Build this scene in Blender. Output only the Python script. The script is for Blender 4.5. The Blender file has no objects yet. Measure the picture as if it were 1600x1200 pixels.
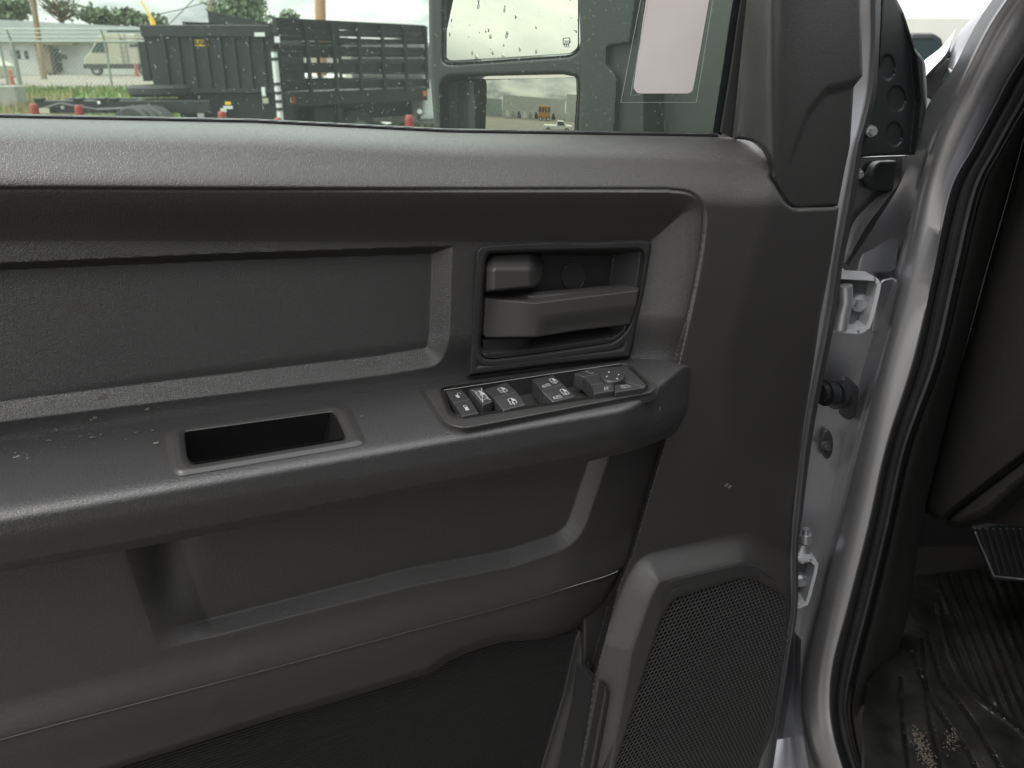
import bpy, math, random
import numpy as np
random.seed(7); rng = np.random.default_rng(7)
SC = bpy.context.scene
# ---------------------------------------------------------------- camera
F = 1300.0; PITCH = math.atan(500/1300.0); CP, SP = math.cos(PITCH), math.sin(PITCH)
CAM = np.array([0, 0, 1.55])
cam = bpy.data.cameras.new('camera'); camo = bpy.data.objects.new('camera', cam); SC.collection.objects.link(camo)
camo.location = CAM; camo.rotation_euler = (math.pi/2 - PITCH, 0, 0)
cam.sensor_width = 36; cam.lens = F/1600*36; cam.clip_start = 0.02; cam.clip_end = 3000
cam.dof.use_dof = True; cam.dof.focus_distance = 0.70; cam.dof.aperture_fstop = 15.0
SC.camera = camo
# ---------------------------------------------------------------- world, sun, exposure
world = bpy.data.worlds.new('World'); SC.world = world; world.use_nodes = True
wt = world.node_tree; wt.nodes.clear()
def wn(t, **k):
    n = wt.nodes.new(t)
    for a, b in k.items(): setattr(n, a, b)
    return n
SUN_EL, SUN_AZ = math.radians(52), math.radians(239)
sky = wn('ShaderNodeTexSky', sky_type='NISHITA', sun_disc=False, sun_elevation=SUN_EL, sun_rotation=SUN_AZ)
bg1 = wn('ShaderNodeBackground'); bg1.inputs[1].default_value = 0.10
wt.links.new(sky.outputs[0], bg1.inputs[0])
tc = wn('ShaderNodeTexCoord'); sep = wn('ShaderNodeSeparateXYZ'); wt.links.new(tc.outputs['Generated'], sep.inputs[0])
ad = wn('ShaderNodeMath', operation='ADD'); ad.inputs[1].default_value = 0.16
ab = wn('ShaderNodeMath', operation='ABSOLUTE'); wt.links.new(sep.outputs[2], ab.inputs[0]); wt.links.new(ab.outputs[0], ad.inputs[0])
dx = wn('ShaderNodeMath', operation='DIVIDE'); dy = wn('ShaderNodeMath', operation='DIVIDE')
for d, o in ((dx, 0), (dy, 1)):
    wt.links.new(sep.outputs[o], d.inputs[0]); wt.links.new(ad.outputs[0], d.inputs[1])
cmb = wn('ShaderNodeCombineXYZ'); wt.links.new(dx.outputs[0], cmb.inputs[0]); wt.links.new(dy.outputs[0], cmb.inputs[1])
nz = wn('ShaderNodeTexNoise'); nz.inputs['Scale'].default_value = 1.15; nz.inputs['Detail'].default_value = 7
nz.inputs['Roughness'].default_value = 0.52; nz.inputs['Distortion'].default_value = 0.3
wt.links.new(cmb.outputs[0], nz.inputs['Vector'])
cr = wn('ShaderNodeValToRGB'); wt.links.new(nz.outputs[0], cr.inputs[0])
e = cr.color_ramp.elements; e[0].position = .36; e[0].color = (.32, .33, .36, 1); e[1].position = .62; e[1].color = (1, .97, .92, 1)
m_ = cr.color_ramp.elements.new(.48); m_.color = (.66, .665, .66, 1)
bg2 = wn('ShaderNodeBackground'); bg2.inputs[1].default_value = 1.0
wt.links.new(cr.outputs[0], bg2.inputs[0])
zr = wn('ShaderNodeFloatCurve'); zm = wn('ShaderNodeMapRange'); zm.inputs[1].default_value = -1; zm.inputs[2].default_value = 1
wt.links.new(sep.outputs[2], zm.inputs[0]); wt.links.new(zm.outputs[0], zr.inputs[1])
cp_ = zr.mapping.curves[0].points; cp_[0].location = (0, .06); cp_[1].location = (1, 1); cp_.new(.49, .08); cp_.new(.51, .29); cp_.new(.57, .32); cp_.new(.66, .58); cp_.new(.78, 1.0); zr.mapping.update()
zs = wn('ShaderNodeMath', operation='MULTIPLY'); zs.inputs[1].default_value = 4.3; wt.links.new(zr.outputs[0], zs.inputs[0])
# sky dimming added behind and to the right, to shape shading on the door
dt = wn('ShaderNodeVectorMath', operation='DOT_PRODUCT'); dt.inputs[1].default_value = (.88, -.47, .0); wt.links.new(tc.outputs['Generated'], dt.inputs[0])
dm = wn('ShaderNodeMapRange', interpolation_type='SMOOTHSTEP'); dm.inputs[1].default_value = .1; dm.inputs[2].default_value = .9; dm.inputs[3].default_value = 1; dm.inputs[4].default_value = .18
wt.links.new(dt.outputs['Value'], dm.inputs[0])
zf = wn('ShaderNodeMath', operation='MULTIPLY'); wt.links.new(zs.outputs[0], zf.inputs[0]); wt.links.new(dm.outputs[0], zf.inputs[1]); wt.links.new(zf.outputs[0], bg2.inputs[1])
mx = wn('ShaderNodeMixShader'); mx.inputs[0].default_value = 0.86
wt.links.new(bg1.outputs[0], mx.inputs[1]); wt.links.new(bg2.outputs[0], mx.inputs[2])
wo = wn('ShaderNodeOutputWorld'); wt.links.new(mx.outputs[0], wo.inputs[0])
sl = bpy.data.lights.new('sun', 'SUN'); sl.energy = 1.5; sl.angle = math.radians(14); sl.color = (1, .95, .87)
so = bpy.data.objects.new('sun', sl); SC.collection.objects.link(so)
so.rotation_euler = (math.pi/2 - SUN_EL, 0, math.radians(-59))      # light comes from behind-left of the camera
SC.view_settings.view_transform = 'Standard'; SC.view_settings.look = 'None'
SC.view_settings.exposure = 0.45; SC.view_settings.gamma = 1.0; SC.view_settings.use_curve_mapping = False
SC.cycles.max_bounces = 8; SC.cycles.transparent_max_bounces = 24; SC.cycles.caustics_reflective = False
SC.cycles.caustics_refractive = False; SC.cycles.use_denoising = True

# ---------------------------------------------------------------- geometry of the place, in photo measure
def ray(X, Y):
    X = np.asarray(X, float); Y = np.asarray(Y, float)
    a = (X-800)/F; b = (600-Y)/F
    return np.stack([a, CP+b*SP, -SP+b*CP], -1)
U = np.array([2350., 1300*CP+330*SP, -1300*SP+330*CP]); U /= np.linalg.norm(U)    # along the door
Nn = np.cross(U, [0, 0, 1.]); Nn /= np.linalg.norm(Nn)                            # out of the door trim
V = np.cross(Nn, U)                                                               # up the door
D0 = float((ray(885, 480)*.7) @ Nn)
def pt(X, Y, t): return CAM + ray(X, Y)*np.asarray(t)[..., None]
def tW(X, Y, w): return (D0+w)/(ray(X, Y) @ Nn)
A0 = ray(660, 598)*tW(660, 598, 0.0)
def tT(X, Y, h=0.): return (A0 @ V + h)/(ray(X, Y) @ V)
def tY(X, Y, d): return d/ray(X, Y)[..., 1]
def tX(X, Y, d): return d/ray(X, Y)[..., 0]
def tZ(X, Y, z): return (z-CAM[2])/ray(X, Y)[..., 2]
def PW(x, y, w): return pt(x, y, tW(x, y, w))
def PT(x, y, h=0.): return pt(x, y, tT(x, y, h))
def PY(x, y, d): return pt(x, y, tY(x, y, d))
def ss(a, b, x):
    t = np.clip((x-a)/(b-a), 0, 1); return t*t*(3-2*t)
def lin(a, b, x): return np.clip((x-a)/(b-a), 0, 1)
def li(pts, X): 
    p = np.array(pts, float); return np.interp(X, p[:, 0], p[:, 1])
def liy(pts, Y):
    p = np.array(pts, float); return np.interp(Y, p[:, 1], p[:, 0])
def rp(pts, seg=6):
    """polygon with rounded corners: (x, y) or (x, y, r)"""
    out = []; n = len(pts)
    for i, q in enumerate(pts):
        p = np.array(q[:2], float)
        if len(q) == 2 or q[2] <= 0: out.append(p); continue
        a = np.array(pts[i-1][:2], float); b = np.array(pts[(i+1) % n][:2], float)
        da = a-p; db = b-p; la, lb = np.linalg.norm(da), np.linalg.norm(db)
        r = min(q[2], la*.49, lb*.49); p1 = p+da/la*r; p2 = p+db/lb*r
        for k in range(seg+1):
            s = k/seg; out.append((1-s)**2*p1+2*s*(1-s)*p+s*s*p2)
    return np.array(out)
def seg_d(P, A, B):
    d = B-A; L = max(float(d @ d), 1e-9)
    t = np.clip(((P-A) @ d)/L, 0, 1); C = A+t[:, None]*d
    return np.hypot(*(P-C).T), C
def path_d(path, X, Y):
    P = np.stack([X.ravel(), Y.ravel()], -1); best = np.full(len(P), 1e9)
    for A, B in zip(path[:-1], path[1:]):
        d, _ = seg_d(P, np.array(A, float), np.array(B, float)); best = np.minimum(best, d)
    return best.reshape(X.shape)
def sdf(poly, X, Y, near=False):
    poly = np.asarray(poly, float)
    P = np.stack([np.ravel(X), np.ravel(Y)], -1).astype(float); best = np.full(len(P), 1e9); ins = np.zeros(len(P), bool); cp = P.copy()
    for i in range(len(poly)):
        A, B = poly[i-1], poly[i]
        d, C = seg_d(P, A, B); m = d < best; best[m] = d[m]; cp[m] = C[m]
        if A[1] != B[1]:
            c = ((A[1] > P[:, 1]) != (B[1] > P[:, 1])) & (P[:, 0] < (B[0]-A[0])*(P[:, 1]-A[1])/(B[1]-A[1])+A[0]); ins ^= c
    s = np.where(ins, -best, best)
    return (s, cp) if near else s.reshape(np.shape(X))

# ---------------------------------------------------------------- object helpers
def link(name, me, mat=None, parent=None):
    o = bpy.data.objects.new(name, me); SC.collection.objects.link(o)
    if mat is not None: me.materials.append(mat)
    if parent is not None: o.parent = parent
    return o
def tag(o, label=None, cat=None, group=None, kind=None):
    if label: o['label'] = label
    if cat: o['category'] = cat
    if group: o['group'] = group
    if kind: o['kind'] = kind
    return o
def thing(name, label, cat, loc=(0, 0, 0), group=None):
    o = bpy.data.objects.new(name, None); SC.collection.objects.link(o); o.location = loc; o.empty_display_size = .1
    return tag(o, label, cat, group)
def mesh_np(name, V_, Fq, smooth=True):
    me = bpy.data.meshes.new(name); me.from_pydata([tuple(v) for v in V_], [], [tuple(int(i) for i in f) for f in Fq]); me.update()
    if smooth: me.polygons.foreach_set('use_smooth', [True]*len(me.polygons))
    return me
def sharp(me, ang=35):
    me.set_sharp_from_angle(angle=math.radians(ang)); return me
def relief(name, poly, tf, mat, parent, step=2.5, holes=(), skirt=.008, edge=3.0, er=.0015, back=None, hdir=None):
    """A surface seen inside an outline; tf(X,Y,d) is its depth. The rim rolls over and is closed backwards."""
    poly = np.asarray(poly, float)
    x0, y0 = poly.min(0)-step*1.3; x1, y1 = poly.max(0)+step*1.3
    xs = np.arange(x0, x1+step, step); ys = np.arange(y0, y1+step, step)
    X, Y = np.meshgrid(xs, ys); sh_ = X.shape
    s, cp = sdf(poly, X, Y, True)
    for h in holes:
        s2, c2 = sdf(h, X, Y, True); s2 = -s2; m = s2 > s; s[m] = s2[m]; cp[m] = c2[m]
    Xf, Yf = X.ravel().copy(), Y.ravel().copy()
    snap = np.abs(s) < step*.6
    Xf[snap] = cp[snap, 0]; Yf[snap] = cp[snap, 1]
    ok = (s < step*.6)
    d = np.where(snap, 0, np.maximum(-s, 0))
    t = tf(Xf, Yf, d)
    if edge > 0:                                            # rolled rim
        q = np.clip(1-d/edge, 0, 1); t = t+er*q*q/np.maximum(-(ray(Xf, Yf) @ Nn), .3)
    P = CAM+ray(Xf, Yf)*t[:, None]
    H, W_ = sh_; idx = np.arange(H*W_).reshape(sh_)
    a, b, c, e_ = idx[:-1, :-1].ravel(), idx[1:, :-1].ravel(), idx[1:, 1:].ravel(), idx[:-1, 1:].ravel()
    okf = ok[a] & ok[b] & ok[c] & ok[e_]
    allb = snap[a] & snap[b] & snap[c] & snap[e_]
    cx = (X.ravel()[a]+X.ravel()[c])/2; cy = (Y.ravel()[a]+Y.ravel()[c])/2
    okf &= ~(allb & (np.maximum.reduce([sdf(poly, cx, cy)]+[-sdf(h, cx, cy) for h in holes]) > 0))
    Q = np.stack([a, b, c, e_], -1)[okf]
    # corner triangles
    tri = []
    for k in range(4):
        vs = [(a, b, c, e_)[j] for j in range(4) if j != k]
        bad = (a, b, c, e_)[k]
        m = ok[vs[0]] & ok[vs[1]] & ok[vs[2]] & ~ok[bad]
        tri.append(np.stack(vs, -1)[m])
    T = np.concatenate(tri)
    used = np.zeros(H*W_, bool); used[Q.ravel()] = True; used[T.ravel()] = True
    re = np.cumsum(used)-1; P = P[used]; Xu, Yu = Xf[used], Yf[used]; Q = re[Q]; T = re[T]
    faces = [tuple(f) for f in Q.tolist()]+[tuple(f) for f in T.tolist()]
    verts = P.tolist()
    if skirt > 0:
        E = np.concatenate([np.stack([Q[:, i], Q[:, (i+1) % 4]], -1) for i in range(4)]+[np.stack([T[:, i], T[:, (i+1) % 3]], -1) for i in range(3)])
        key = E[:, 0]*10**7+E[:, 1]; rev = E[:, 1]*10**7+E[:, 0]
        bd = E[~np.isin(key, rev)]
        bv = np.unique(bd); mp = {}
        dirv = -Nn if back is None else np.array(back, float)
        isH = np.zeros(len(bv), bool)
        if hdir is not None:
            for h in holes: isH |= np.abs(sdf(h, Xu[bv], Yu[bv])) < 1.0
        for i, hh_ in zip(bv.tolist(), isH):
            mp[i] = len(verts); verts.append((P[i]+((np.array(hdir)*.02) if hh_ else dirv*skirt)).tolist())
        faces += [(int(j), int(i), mp[int(i)], mp[int(j)]) for i, j in bd.tolist()]
    me = bpy.data.meshes.new(name); me.from_pydata(verts, [], faces); me.update()
    me.polygons.foreach_set('use_smooth', [True]*len(me.polygons)); sharp(me, 50)
    return link(name, me, mat, parent)
def flat(name, pts, pf, mat, parent, depth=.004, dirv=None, bevel=0, seg=2):
    """prism: outline pts put in place by pf, extruded along dirv"""
    top = [np.array(pf(x, y)) for x, y in pts]; n = len(top)
    dirv = -Nn if dirv is None else np.array(dirv, float)
    vs = top+[p+dirv*depth for p in top]
    fs = [tuple(range(n)), tuple(reversed(range(n, 2*n)))]+[(j, i, n+i, n+j) for i, j in ((i, (i+1) % n) for i in range(n))]
    me = mesh_np(name, vs, fs, False); o = link(name, me, mat, parent)
    if bevel: 
        bm_ = o.modifiers.new('bevel', 'BEVEL'); bm_.width = bevel; bm_.segments = seg; bm_.limit_method = 'ANGLE'; bm_.angle_limit = math.radians(40)
    return o
def catm(P, n):
    P = np.array(P, float); m = len(P); out = []
    ts = np.linspace(0, m-1, n)
    for t in ts:
        i = min(int(t), m-2); f = t-i
        p0, p1, p2, p3 = P[max(i-1, 0)], P[i], P[i+1], P[min(i+2, m-1)]
        out.append(.5*((2*p1)+(-p0+p2)*f+(2*p0-5*p1+4*p2-p3)*f*f+(-p0+3*p1-3*p2+p3)*f**3))
    return np.array(out)
def loft(name, rails, mat, parent, n=90, ang=60, raw=False):
    """rails: lists of 3-D points, same count"""
    R = [catm(r, n) for r in rails]; m = len(R); vs = np.concatenate(R); fs = []
    for k in range(m-1):
        for i in range(n-1): fs.append((k*n+i, k*n+i+1, (k+1)*n+i+1, (k+1)*n+i))
    me = mesh_np(name, vs, fs); sharp(me, ang); return link(name, me, mat, parent)
class MB:
    def __init__(s, O=(0, 0, 0), yaw=0.): s.v = []; s.f = []; s.O = np.array(O, float); s.c, s.s = math.cos(yaw), math.sin(yaw)
    def T(s, p): x, y, z = p; return (s.O[0]+x*s.c-y*s.s, s.O[1]+x*s.s+y*s.c, s.O[2]+z)
    def add(s, vs, fs): b = len(s.v); s.v += [s.T(p) for p in vs]; s.f += [tuple(b+i for i in f) for f in fs]; return s
    def box(s, x0, x1, y0, y1, z0, z1):
        return s.add([(x0, y0, z0), (x1, y0, z0), (x1, y1, z0), (x0, y1, z0), (x0, y0, z1), (x1, y0, z1), (x1, y1, z1), (x0, y1, z1)],
                     [(0, 3, 2, 1), (4, 5, 6, 7), (0, 1, 5, 4), (1, 2, 6, 5), (2, 3, 7, 6), (3, 0, 4, 7)])
    def tube(s, P, r, n=8, r2=None):
        P = [np.array(p, float) for p in P]; m = len(P); vs = []
        for i, p in enumerate(P):
            d = P[min(i+1, m-1)]-P[max(i-1, 0)]; d = d/(np.linalg.norm(d)+1e-9)
            a = np.cross(d, [0, 0, 1.] if abs(d[2]) < .9 else [1., 0, 0]); a /= np.linalg.norm(a); b = np.cross(d, a)
            rr = r if r2 is None else r+(r2-r)*i/(m-1)
            vs += [tuple(p+rr*(math.cos(2*math.pi*k/n)*a+math.sin(2*math.pi*k/n)*b)) for k in range(n)]
        fs = [(i*n+k, i*n+(k+1) % n, (i+1)*n+(k+1) % n, (i+1)*n+k) for i in range(m-1) for k in range(n)]
        fs += [tuple(reversed(range(n))), tuple((m-1)*n+k for k in range(n))]
        return s.add(vs, fs)
    def prism(s, prof, y0, y1):            # profile in x,z extruded along y
        n = len(prof); vs = [(x, y0, z) for x, z in prof]+[(x, y1, z) for x, z in prof]
        return s.add(vs, [tuple(range(n)), tuple(reversed(range(n, 2*n)))]+[(j, i, n+i, n+j) for i, j in ((i, (i+1) % n) for i in range(n))])
    def build(s, name, mat, parent=None, bevel=0, smooth=False):
        me = bpy.data.meshes.new(name)
        off = np.array(parent.location) if parent is not None and parent.type == 'EMPTY' else np.zeros(3)
        me.from_pydata([tuple(np.array(v)-off) for v in s.v], [], s.f); me.update()
        if smooth: me.polygons.foreach_set('use_smooth', [True]*len(me.polygons)); sharp(me, 40)
        o = link(name, me, mat, parent)
        if bevel:
            b = o.modifiers.new('bevel', 'BEVEL'); b.width = bevel; b.segments = 2; b.limit_method = 'ANGLE'; b.angle_limit = math.radians(40)
        return o

# ---------------------------------------------------------------- materials
def mat(name, col, rough=.5, metal=0, grain=0, gscale=680, gdist=.0005, noise=0, nscale=8, spec=.5, speck=0, coat=0, emit=None, nbump=0, nbs=60, dirt=None, stretch=(1, 1, 1)):
    m = bpy.data.materials.new(name); m.use_nodes = True; t = m.node_tree; b = t.nodes['Principled BSDF']; L = t.links.new
    b.inputs['Base Color'].default_value = (*col, 1); b.inputs['Roughness'].default_value = rough; b.inputs['Metallic'].default_value = metal
    b.inputs['Specular IOR Level'].default_value = spec
    if coat: b.inputs['Coat Weight'].default_value = coat; b.inputs['Coat Roughness'].default_value = .06
    if emit: b.inputs['Emission Color'].default_value = (*emit[0], 1); b.inputs['Emission Strength'].default_value = emit[1]
    tc = t.nodes.new('ShaderNodeTexCoord'); vec = tc.outputs['Object']
    if stretch != (1, 1, 1):
        mp = t.nodes.new('ShaderNodeMapping'); mp.inputs['Scale'].default_value = stretch; L(vec, mp.inputs[0]); vec = mp.outputs[0]
    if noise:
        n = t.nodes.new('ShaderNodeTexNoise'); n.inputs['Scale'].default_value = nscale; n.inputs['Detail'].default_value = 6; L(vec, n.inputs['Vector'])
        r = t.nodes.new('ShaderNodeMapRange'); L(n.outputs[0], r.inputs[0]); r.inputs[1].default_value = .3; r.inputs[2].default_value = .7
        r.inputs[3].default_value = 1-noise; r.inputs[4].default_value = 1+noise
        x = t.nodes.new('ShaderNodeMix'); x.data_type = 'RGBA'; x.blend_type = 'MULTIPLY'; x.inputs[0].default_value = 1; x.inputs[6].default_value = (*col, 1)
        L(r.outputs[0], x.inputs[7]); L(x.outputs[2], b.inputs['Base Color'])
        r2 = t.nodes.new('ShaderNodeMapRange'); L(n.outputs[0], r2.inputs[0]); r2.inputs[1].default_value = .3; r2.inputs[2].default_value = .7
        r2.inputs[3].default_value = max(0, rough-noise*.25); r2.inputs[4].default_value = min(1, rough+noise*.25); L(r2.outputs[0], b.inputs['Roughness'])
        colsock = x.outputs[2]
    else: colsock = None
    if speck:                                     # pale dust and scuffs
        n = t.nodes.new('ShaderNodeTexNoise'); n.inputs['Scale'].default_value = 260; n.inputs['Detail'].default_value = 2; L(vec, n.inputs['Vector'])
        n2 = t.nodes.new('ShaderNodeTexNoise'); n2.inputs['Scale'].default_value = 14; n2.inputs['Detail'].default_value = 3; L(vec, n2.inputs['Vector'])
        mu = t.nodes.new('ShaderNodeMath'); mu.operation = 'MULTIPLY'; L(n.outputs[0], mu.inputs[0]); L(n2.outputs[0], mu.inputs[1])
        r = t.nodes.new('ShaderNodeMapRange'); L(mu.outputs[0], r.inputs[0]); r.inputs[1].default_value = .455; r.inputs[2].default_value = .50; r.inputs[4].default_value = speck
        x = t.nodes.new('ShaderNodeMix'); x.data_type = 'RGBA'; L(r.outputs[0], x.inputs[0]); x.inputs[7].default_value = (.35, .33, .29, 1)
        if colsock: L(colsock, x.inputs[6])
        else: x.inputs[6].default_value = (*col, 1)
        L(x.outputs[2], b.inputs['Base Color'])
    nrm = None
    if grain:
        gm_ = t.nodes.new('ShaderNodeMapping'); gm_.inputs['Scale'].default_value = (1, 1, 1.45); gm_.inputs['Rotation'].default_value = (0, .12, 0); L(vec, gm_.inputs[0]); vec = gm_.outputs[0]
        vo = t.nodes.new('ShaderNodeTexVoronoi'); vo.feature = 'DISTANCE_TO_EDGE'; vo.inputs['Scale'].default_value = gscale
        nn = t.nodes.new('ShaderNodeTexNoise'); nn.inputs['Scale'].default_value = gscale*.35; L(vec, nn.inputs['Vector'])
        mxv = t.nodes.new('ShaderNodeMix'); mxv.data_type = 'RGBA'; mxv.blend_type = 'LINEAR_LIGHT'; mxv.inputs[0].default_value = .0006
        L(vec, mxv.inputs[6]); L(nn.outputs['Color'], mxv.inputs[7]); L(mxv.outputs[2], vo.inputs['Vector'])
        mr = t.nodes.new('ShaderNodeMapRange'); L(vo.outputs[0], mr.inputs[0]); mr.inputs[2].default_value = .15
        n3 = t.nodes.new('ShaderNodeTexNoise'); n3.inputs['Scale'].default_value = gscale*1.6; n3.inputs['Detail'].default_value = 2; L(vec, n3.inputs['Vector'])
        n3s = t.nodes.new('ShaderNodeMath'); n3s.operation = 'MULTIPLY'; n3s.inputs[1].default_value = .22; L(n3.outputs[0], n3s.inputs[0])
        sm = t.nodes.new('ShaderNodeMath'); sm.operation = 'ADD'; L(mr.outputs[0], sm.inputs[0]); L(n3s.outputs[0], sm.inputs[1])
        bp = t.nodes.new('ShaderNodeBump'); bp.inputs['Strength'].default_value = grain; bp.inputs['Distance'].default_value = gdist
        L(sm.outputs[0], bp.inputs['Height']); nrm = bp.outputs[0]
    if nbump:
        n4 = t.nodes.new('ShaderNodeTexNoise'); n4.inputs['Scale'].default_value = nbs; n4.inputs['Detail'].default_value = 5; L(vec, n4.inputs['Vector'])
        bp = t.nodes.new('ShaderNodeBump'); bp.inputs['Strength'].default_value = nbump; bp.inputs['Distance'].default_value = .3/nbs; L(n4.outputs[0], bp.inputs['Height'])
        if nrm: L(nrm, bp.inputs['Normal'])
        nrm = bp.outputs[0]
    if nrm: L(nrm, b.inputs['Normal'])
    return m
M = {}
M['trim'] = mat('grained_trim', (.0285, .0268, .0262), .41, grain=.42, noise=.10, nscale=5, spec=.95)
M['trim2'] = mat('grained_trim_armrest', (.0265, .0260, .0268), .41, grain=.38, noise=.12, nscale=6, spec=.95, speck=.6)
M['trim_corner'] = mat('corner_trim', (.023, .022, .0215), .46, grain=.45, gscale=520, spec=.75)
M['soft'] = mat('smooth_plastic', (.031, .0305, .0305), .40, nbump=.10, nbs=900, noise=.06, nscale=20, spec=.5)
M['dark'] = mat('dark_plastic', (.024, .0235, .0235), .40, nbump=.08, nbs=900, spec=.5)
M['lever'] = mat('handle_plastic', (.054, .052, .051), .36, nbump=.06, nbs=1100, noise=.05, nscale=30)
M['key'] = mat('switch_plastic', (.030, .030, .032), .36, nbump=.05, nbs=1100)
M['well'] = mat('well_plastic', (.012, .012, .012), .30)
M['icon'] = mat('icon_paint', (.30, .31, .31), .5)
M['seam'] = mat('seam_edge', (.22, .22, .215), .35)
M['rubber'] = mat('black_rubber', (.020, .021, .023), .42, noise=.15, nscale=30)
M['rubber_dull'] = mat('dull_rubber', (.028, .028, .030), .6, noise=.2, nscale=25)
M['silver'] = mat('silver_paint', (.42, .425, .445), .34, metal=.90, coat=.35, noise=.03, nscale=6, nbump=.02, nbs=500)
M['steel'] = mat('zinc_steel', (.55, .56, .58), .34, metal=.8, noise=.12, nscale=40)
M['bracket'] = mat('hinge_bracket_paint', (.62, .63, .65), .35, metal=.3)
M['plate'] = mat('hinge_plate_shaded', (.11, .115, .12), .35, metal=.6)  # silver plate coloured dark to stand in for shade inside the hinge bracket
M['mesh'] = mat('grille_plastic', (.036, .036, .036), .38)
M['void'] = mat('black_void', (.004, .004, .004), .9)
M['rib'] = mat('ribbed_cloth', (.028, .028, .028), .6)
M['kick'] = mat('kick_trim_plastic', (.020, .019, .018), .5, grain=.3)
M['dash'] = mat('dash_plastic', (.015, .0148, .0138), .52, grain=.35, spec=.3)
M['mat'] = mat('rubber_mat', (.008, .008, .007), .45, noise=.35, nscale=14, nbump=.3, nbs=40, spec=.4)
M['mud'] = mat('dried_mud', (.045, .036, .029), .9, nbump=.6, nbs=300)
M['housing'] = mat('mirror_housing_plastic', (.014, .018, .018), .45, nbump=.05, nbs=700)
M['housing2'] = mat('mirror_mount_plastic', (.045, .050, .047), .55, nbump=.05, nbs=700)
M['paper'] = mat('sticker_paper', (.70, .655, .64), .8, noise=.03, nscale=30)
M['blackpaint'] = mat('black_paint', (.010, .014, .016), .45, noise=.3, nscale=2)
M['tyre'] = mat('tyre_rubber', (.022, .023, .024), .7, nbump=.3, nbs=30)
M['white'] = mat('white_paint', (.74, .76, .75), .35, noise=.04, nscale=1)
M['wall'] = mat('white_block_wall', (.58, .59, .57), .8, noise=.06, nscale=.6)
M['roofm'] = mat('metal_roof', (.40, .44, .44), .5, noise=.08, nscale=.5)
M['glassd'] = mat('dark_glass', (.03, .05, .05), .08)
M['redp'] = mat('red_plastic', (.27, .025, .02), .45)
M['orange'] = mat('orange_plastic', (.42, .09, .04), .5)
M['amber'] = mat('amber_lens', (.60, .16, .02), .3)
M['wood'] = mat('weathered_wood', (.27, .20, .13), .8, noise=.3, nscale=6, stretch=(1, 1, .1))
M['wood2'] = mat('orange_wood', (.36, .21, .11), .8, noise=.2, nscale=6, stretch=(1, 1, .1))
M['galv'] = mat('galvanised', (.34, .36, .35), .45, metal=.4)
M['yellow'] = mat('yellow_paint', (.85, .60, .04), .4)
M['tan'] = mat('tan_paint', (.42, .40, .32), .4)
M['bark'] = mat('bark', (.14, .11, .08), .9, noise=.3, nscale=8)
M['concrete'] = mat('concrete', (.30, .29, .27), .9, noise=.15, nscale=3)
M['gravel'] = mat('gravel', (.095, .088, .078), .95, noise=.25, nscale=.8, nbump=.4, nbs=9)
M['road'] = mat('dirt_road', (.20, .18, .15), .95, noise=.12, nscale=.3)
M['brown'] = mat('brown_timber', (.22, .17, .12), .85, noise=.2, nscale=2)
M['busyel'] = mat('bus_yellow', (.50, .27, .05), .4)
def foliage(name, c):
    m = mat(name, c, .7, noise=.45, nscale=.9); return m
M['leaf1'] = foliage('leaf_green', (.10, .145, .075)); M['leaf2'] = foliage('leaf_pale', (.12, .17, .09)); M['grass'] = foliage('grass_green', (.14, .21, .06)); M['drygrass'] = foliage('grass_dry', (.30, .26, .13))

# glass: clear tinted pane with faint dust, rain specks
def glass_mat(name, tint=(.90, .96, .918), dust=.032):
    m = bpy.data.materials.new(name); m.use_nodes = True; t = m.node_tree; t.nodes.clear(); L = t.links.new
    N = t.nodes.new
    tr = N('ShaderNodeBsdfTransparent'); tr.inputs[0].default_value = (*tint, 1)
    gl = N('ShaderNodeBsdfGlossy'); gl.inputs['Roughness'].default_value = .02; gl.inputs[0].default_value = (.9, .95, .92, 1)
    di = N('ShaderNodeBsdfTranslucent'); di.inputs[0].default_value = (.65, .72, .66, 1)
    lw = N('ShaderNodeLayerWeight'); lw.inputs[0].default_value = .12
    m1 = N('ShaderNodeMixShader'); L(lw.outputs['Fresnel'], m1.inputs[0]); L(tr.outputs[0], m1.inputs[1]); L(gl.outputs[0], m1.inputs[2])
    tc = N('ShaderNodeTexCoord'); n = N('ShaderNodeTexNoise'); n.inputs['Scale'].default_value = 420; n.inputs['Detail'].default_value = 1; L(tc.outputs['Object'], n.inputs['Vector'])
    r = N('ShaderNodeMapRange'); L(n.outputs[0], r.inputs[0]); r.inputs[1].default_value = .70; r.inputs[2].default_value = .76; r.inputs[3].default_value = dust; r.inputs[4].default_value = .24
    m2 = N('ShaderNodeMixShader'); L(r.outputs[0], m2.inputs[0]); L(m1.outputs[0], m2.inputs[1]); L(di.outputs[0], m2.inputs[2])
    o = N('ShaderNodeOutputMaterial'); L(m2.outputs[0], o.inputs[0]); return m
M['glass'] = glass_mat('window_glass')
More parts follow.
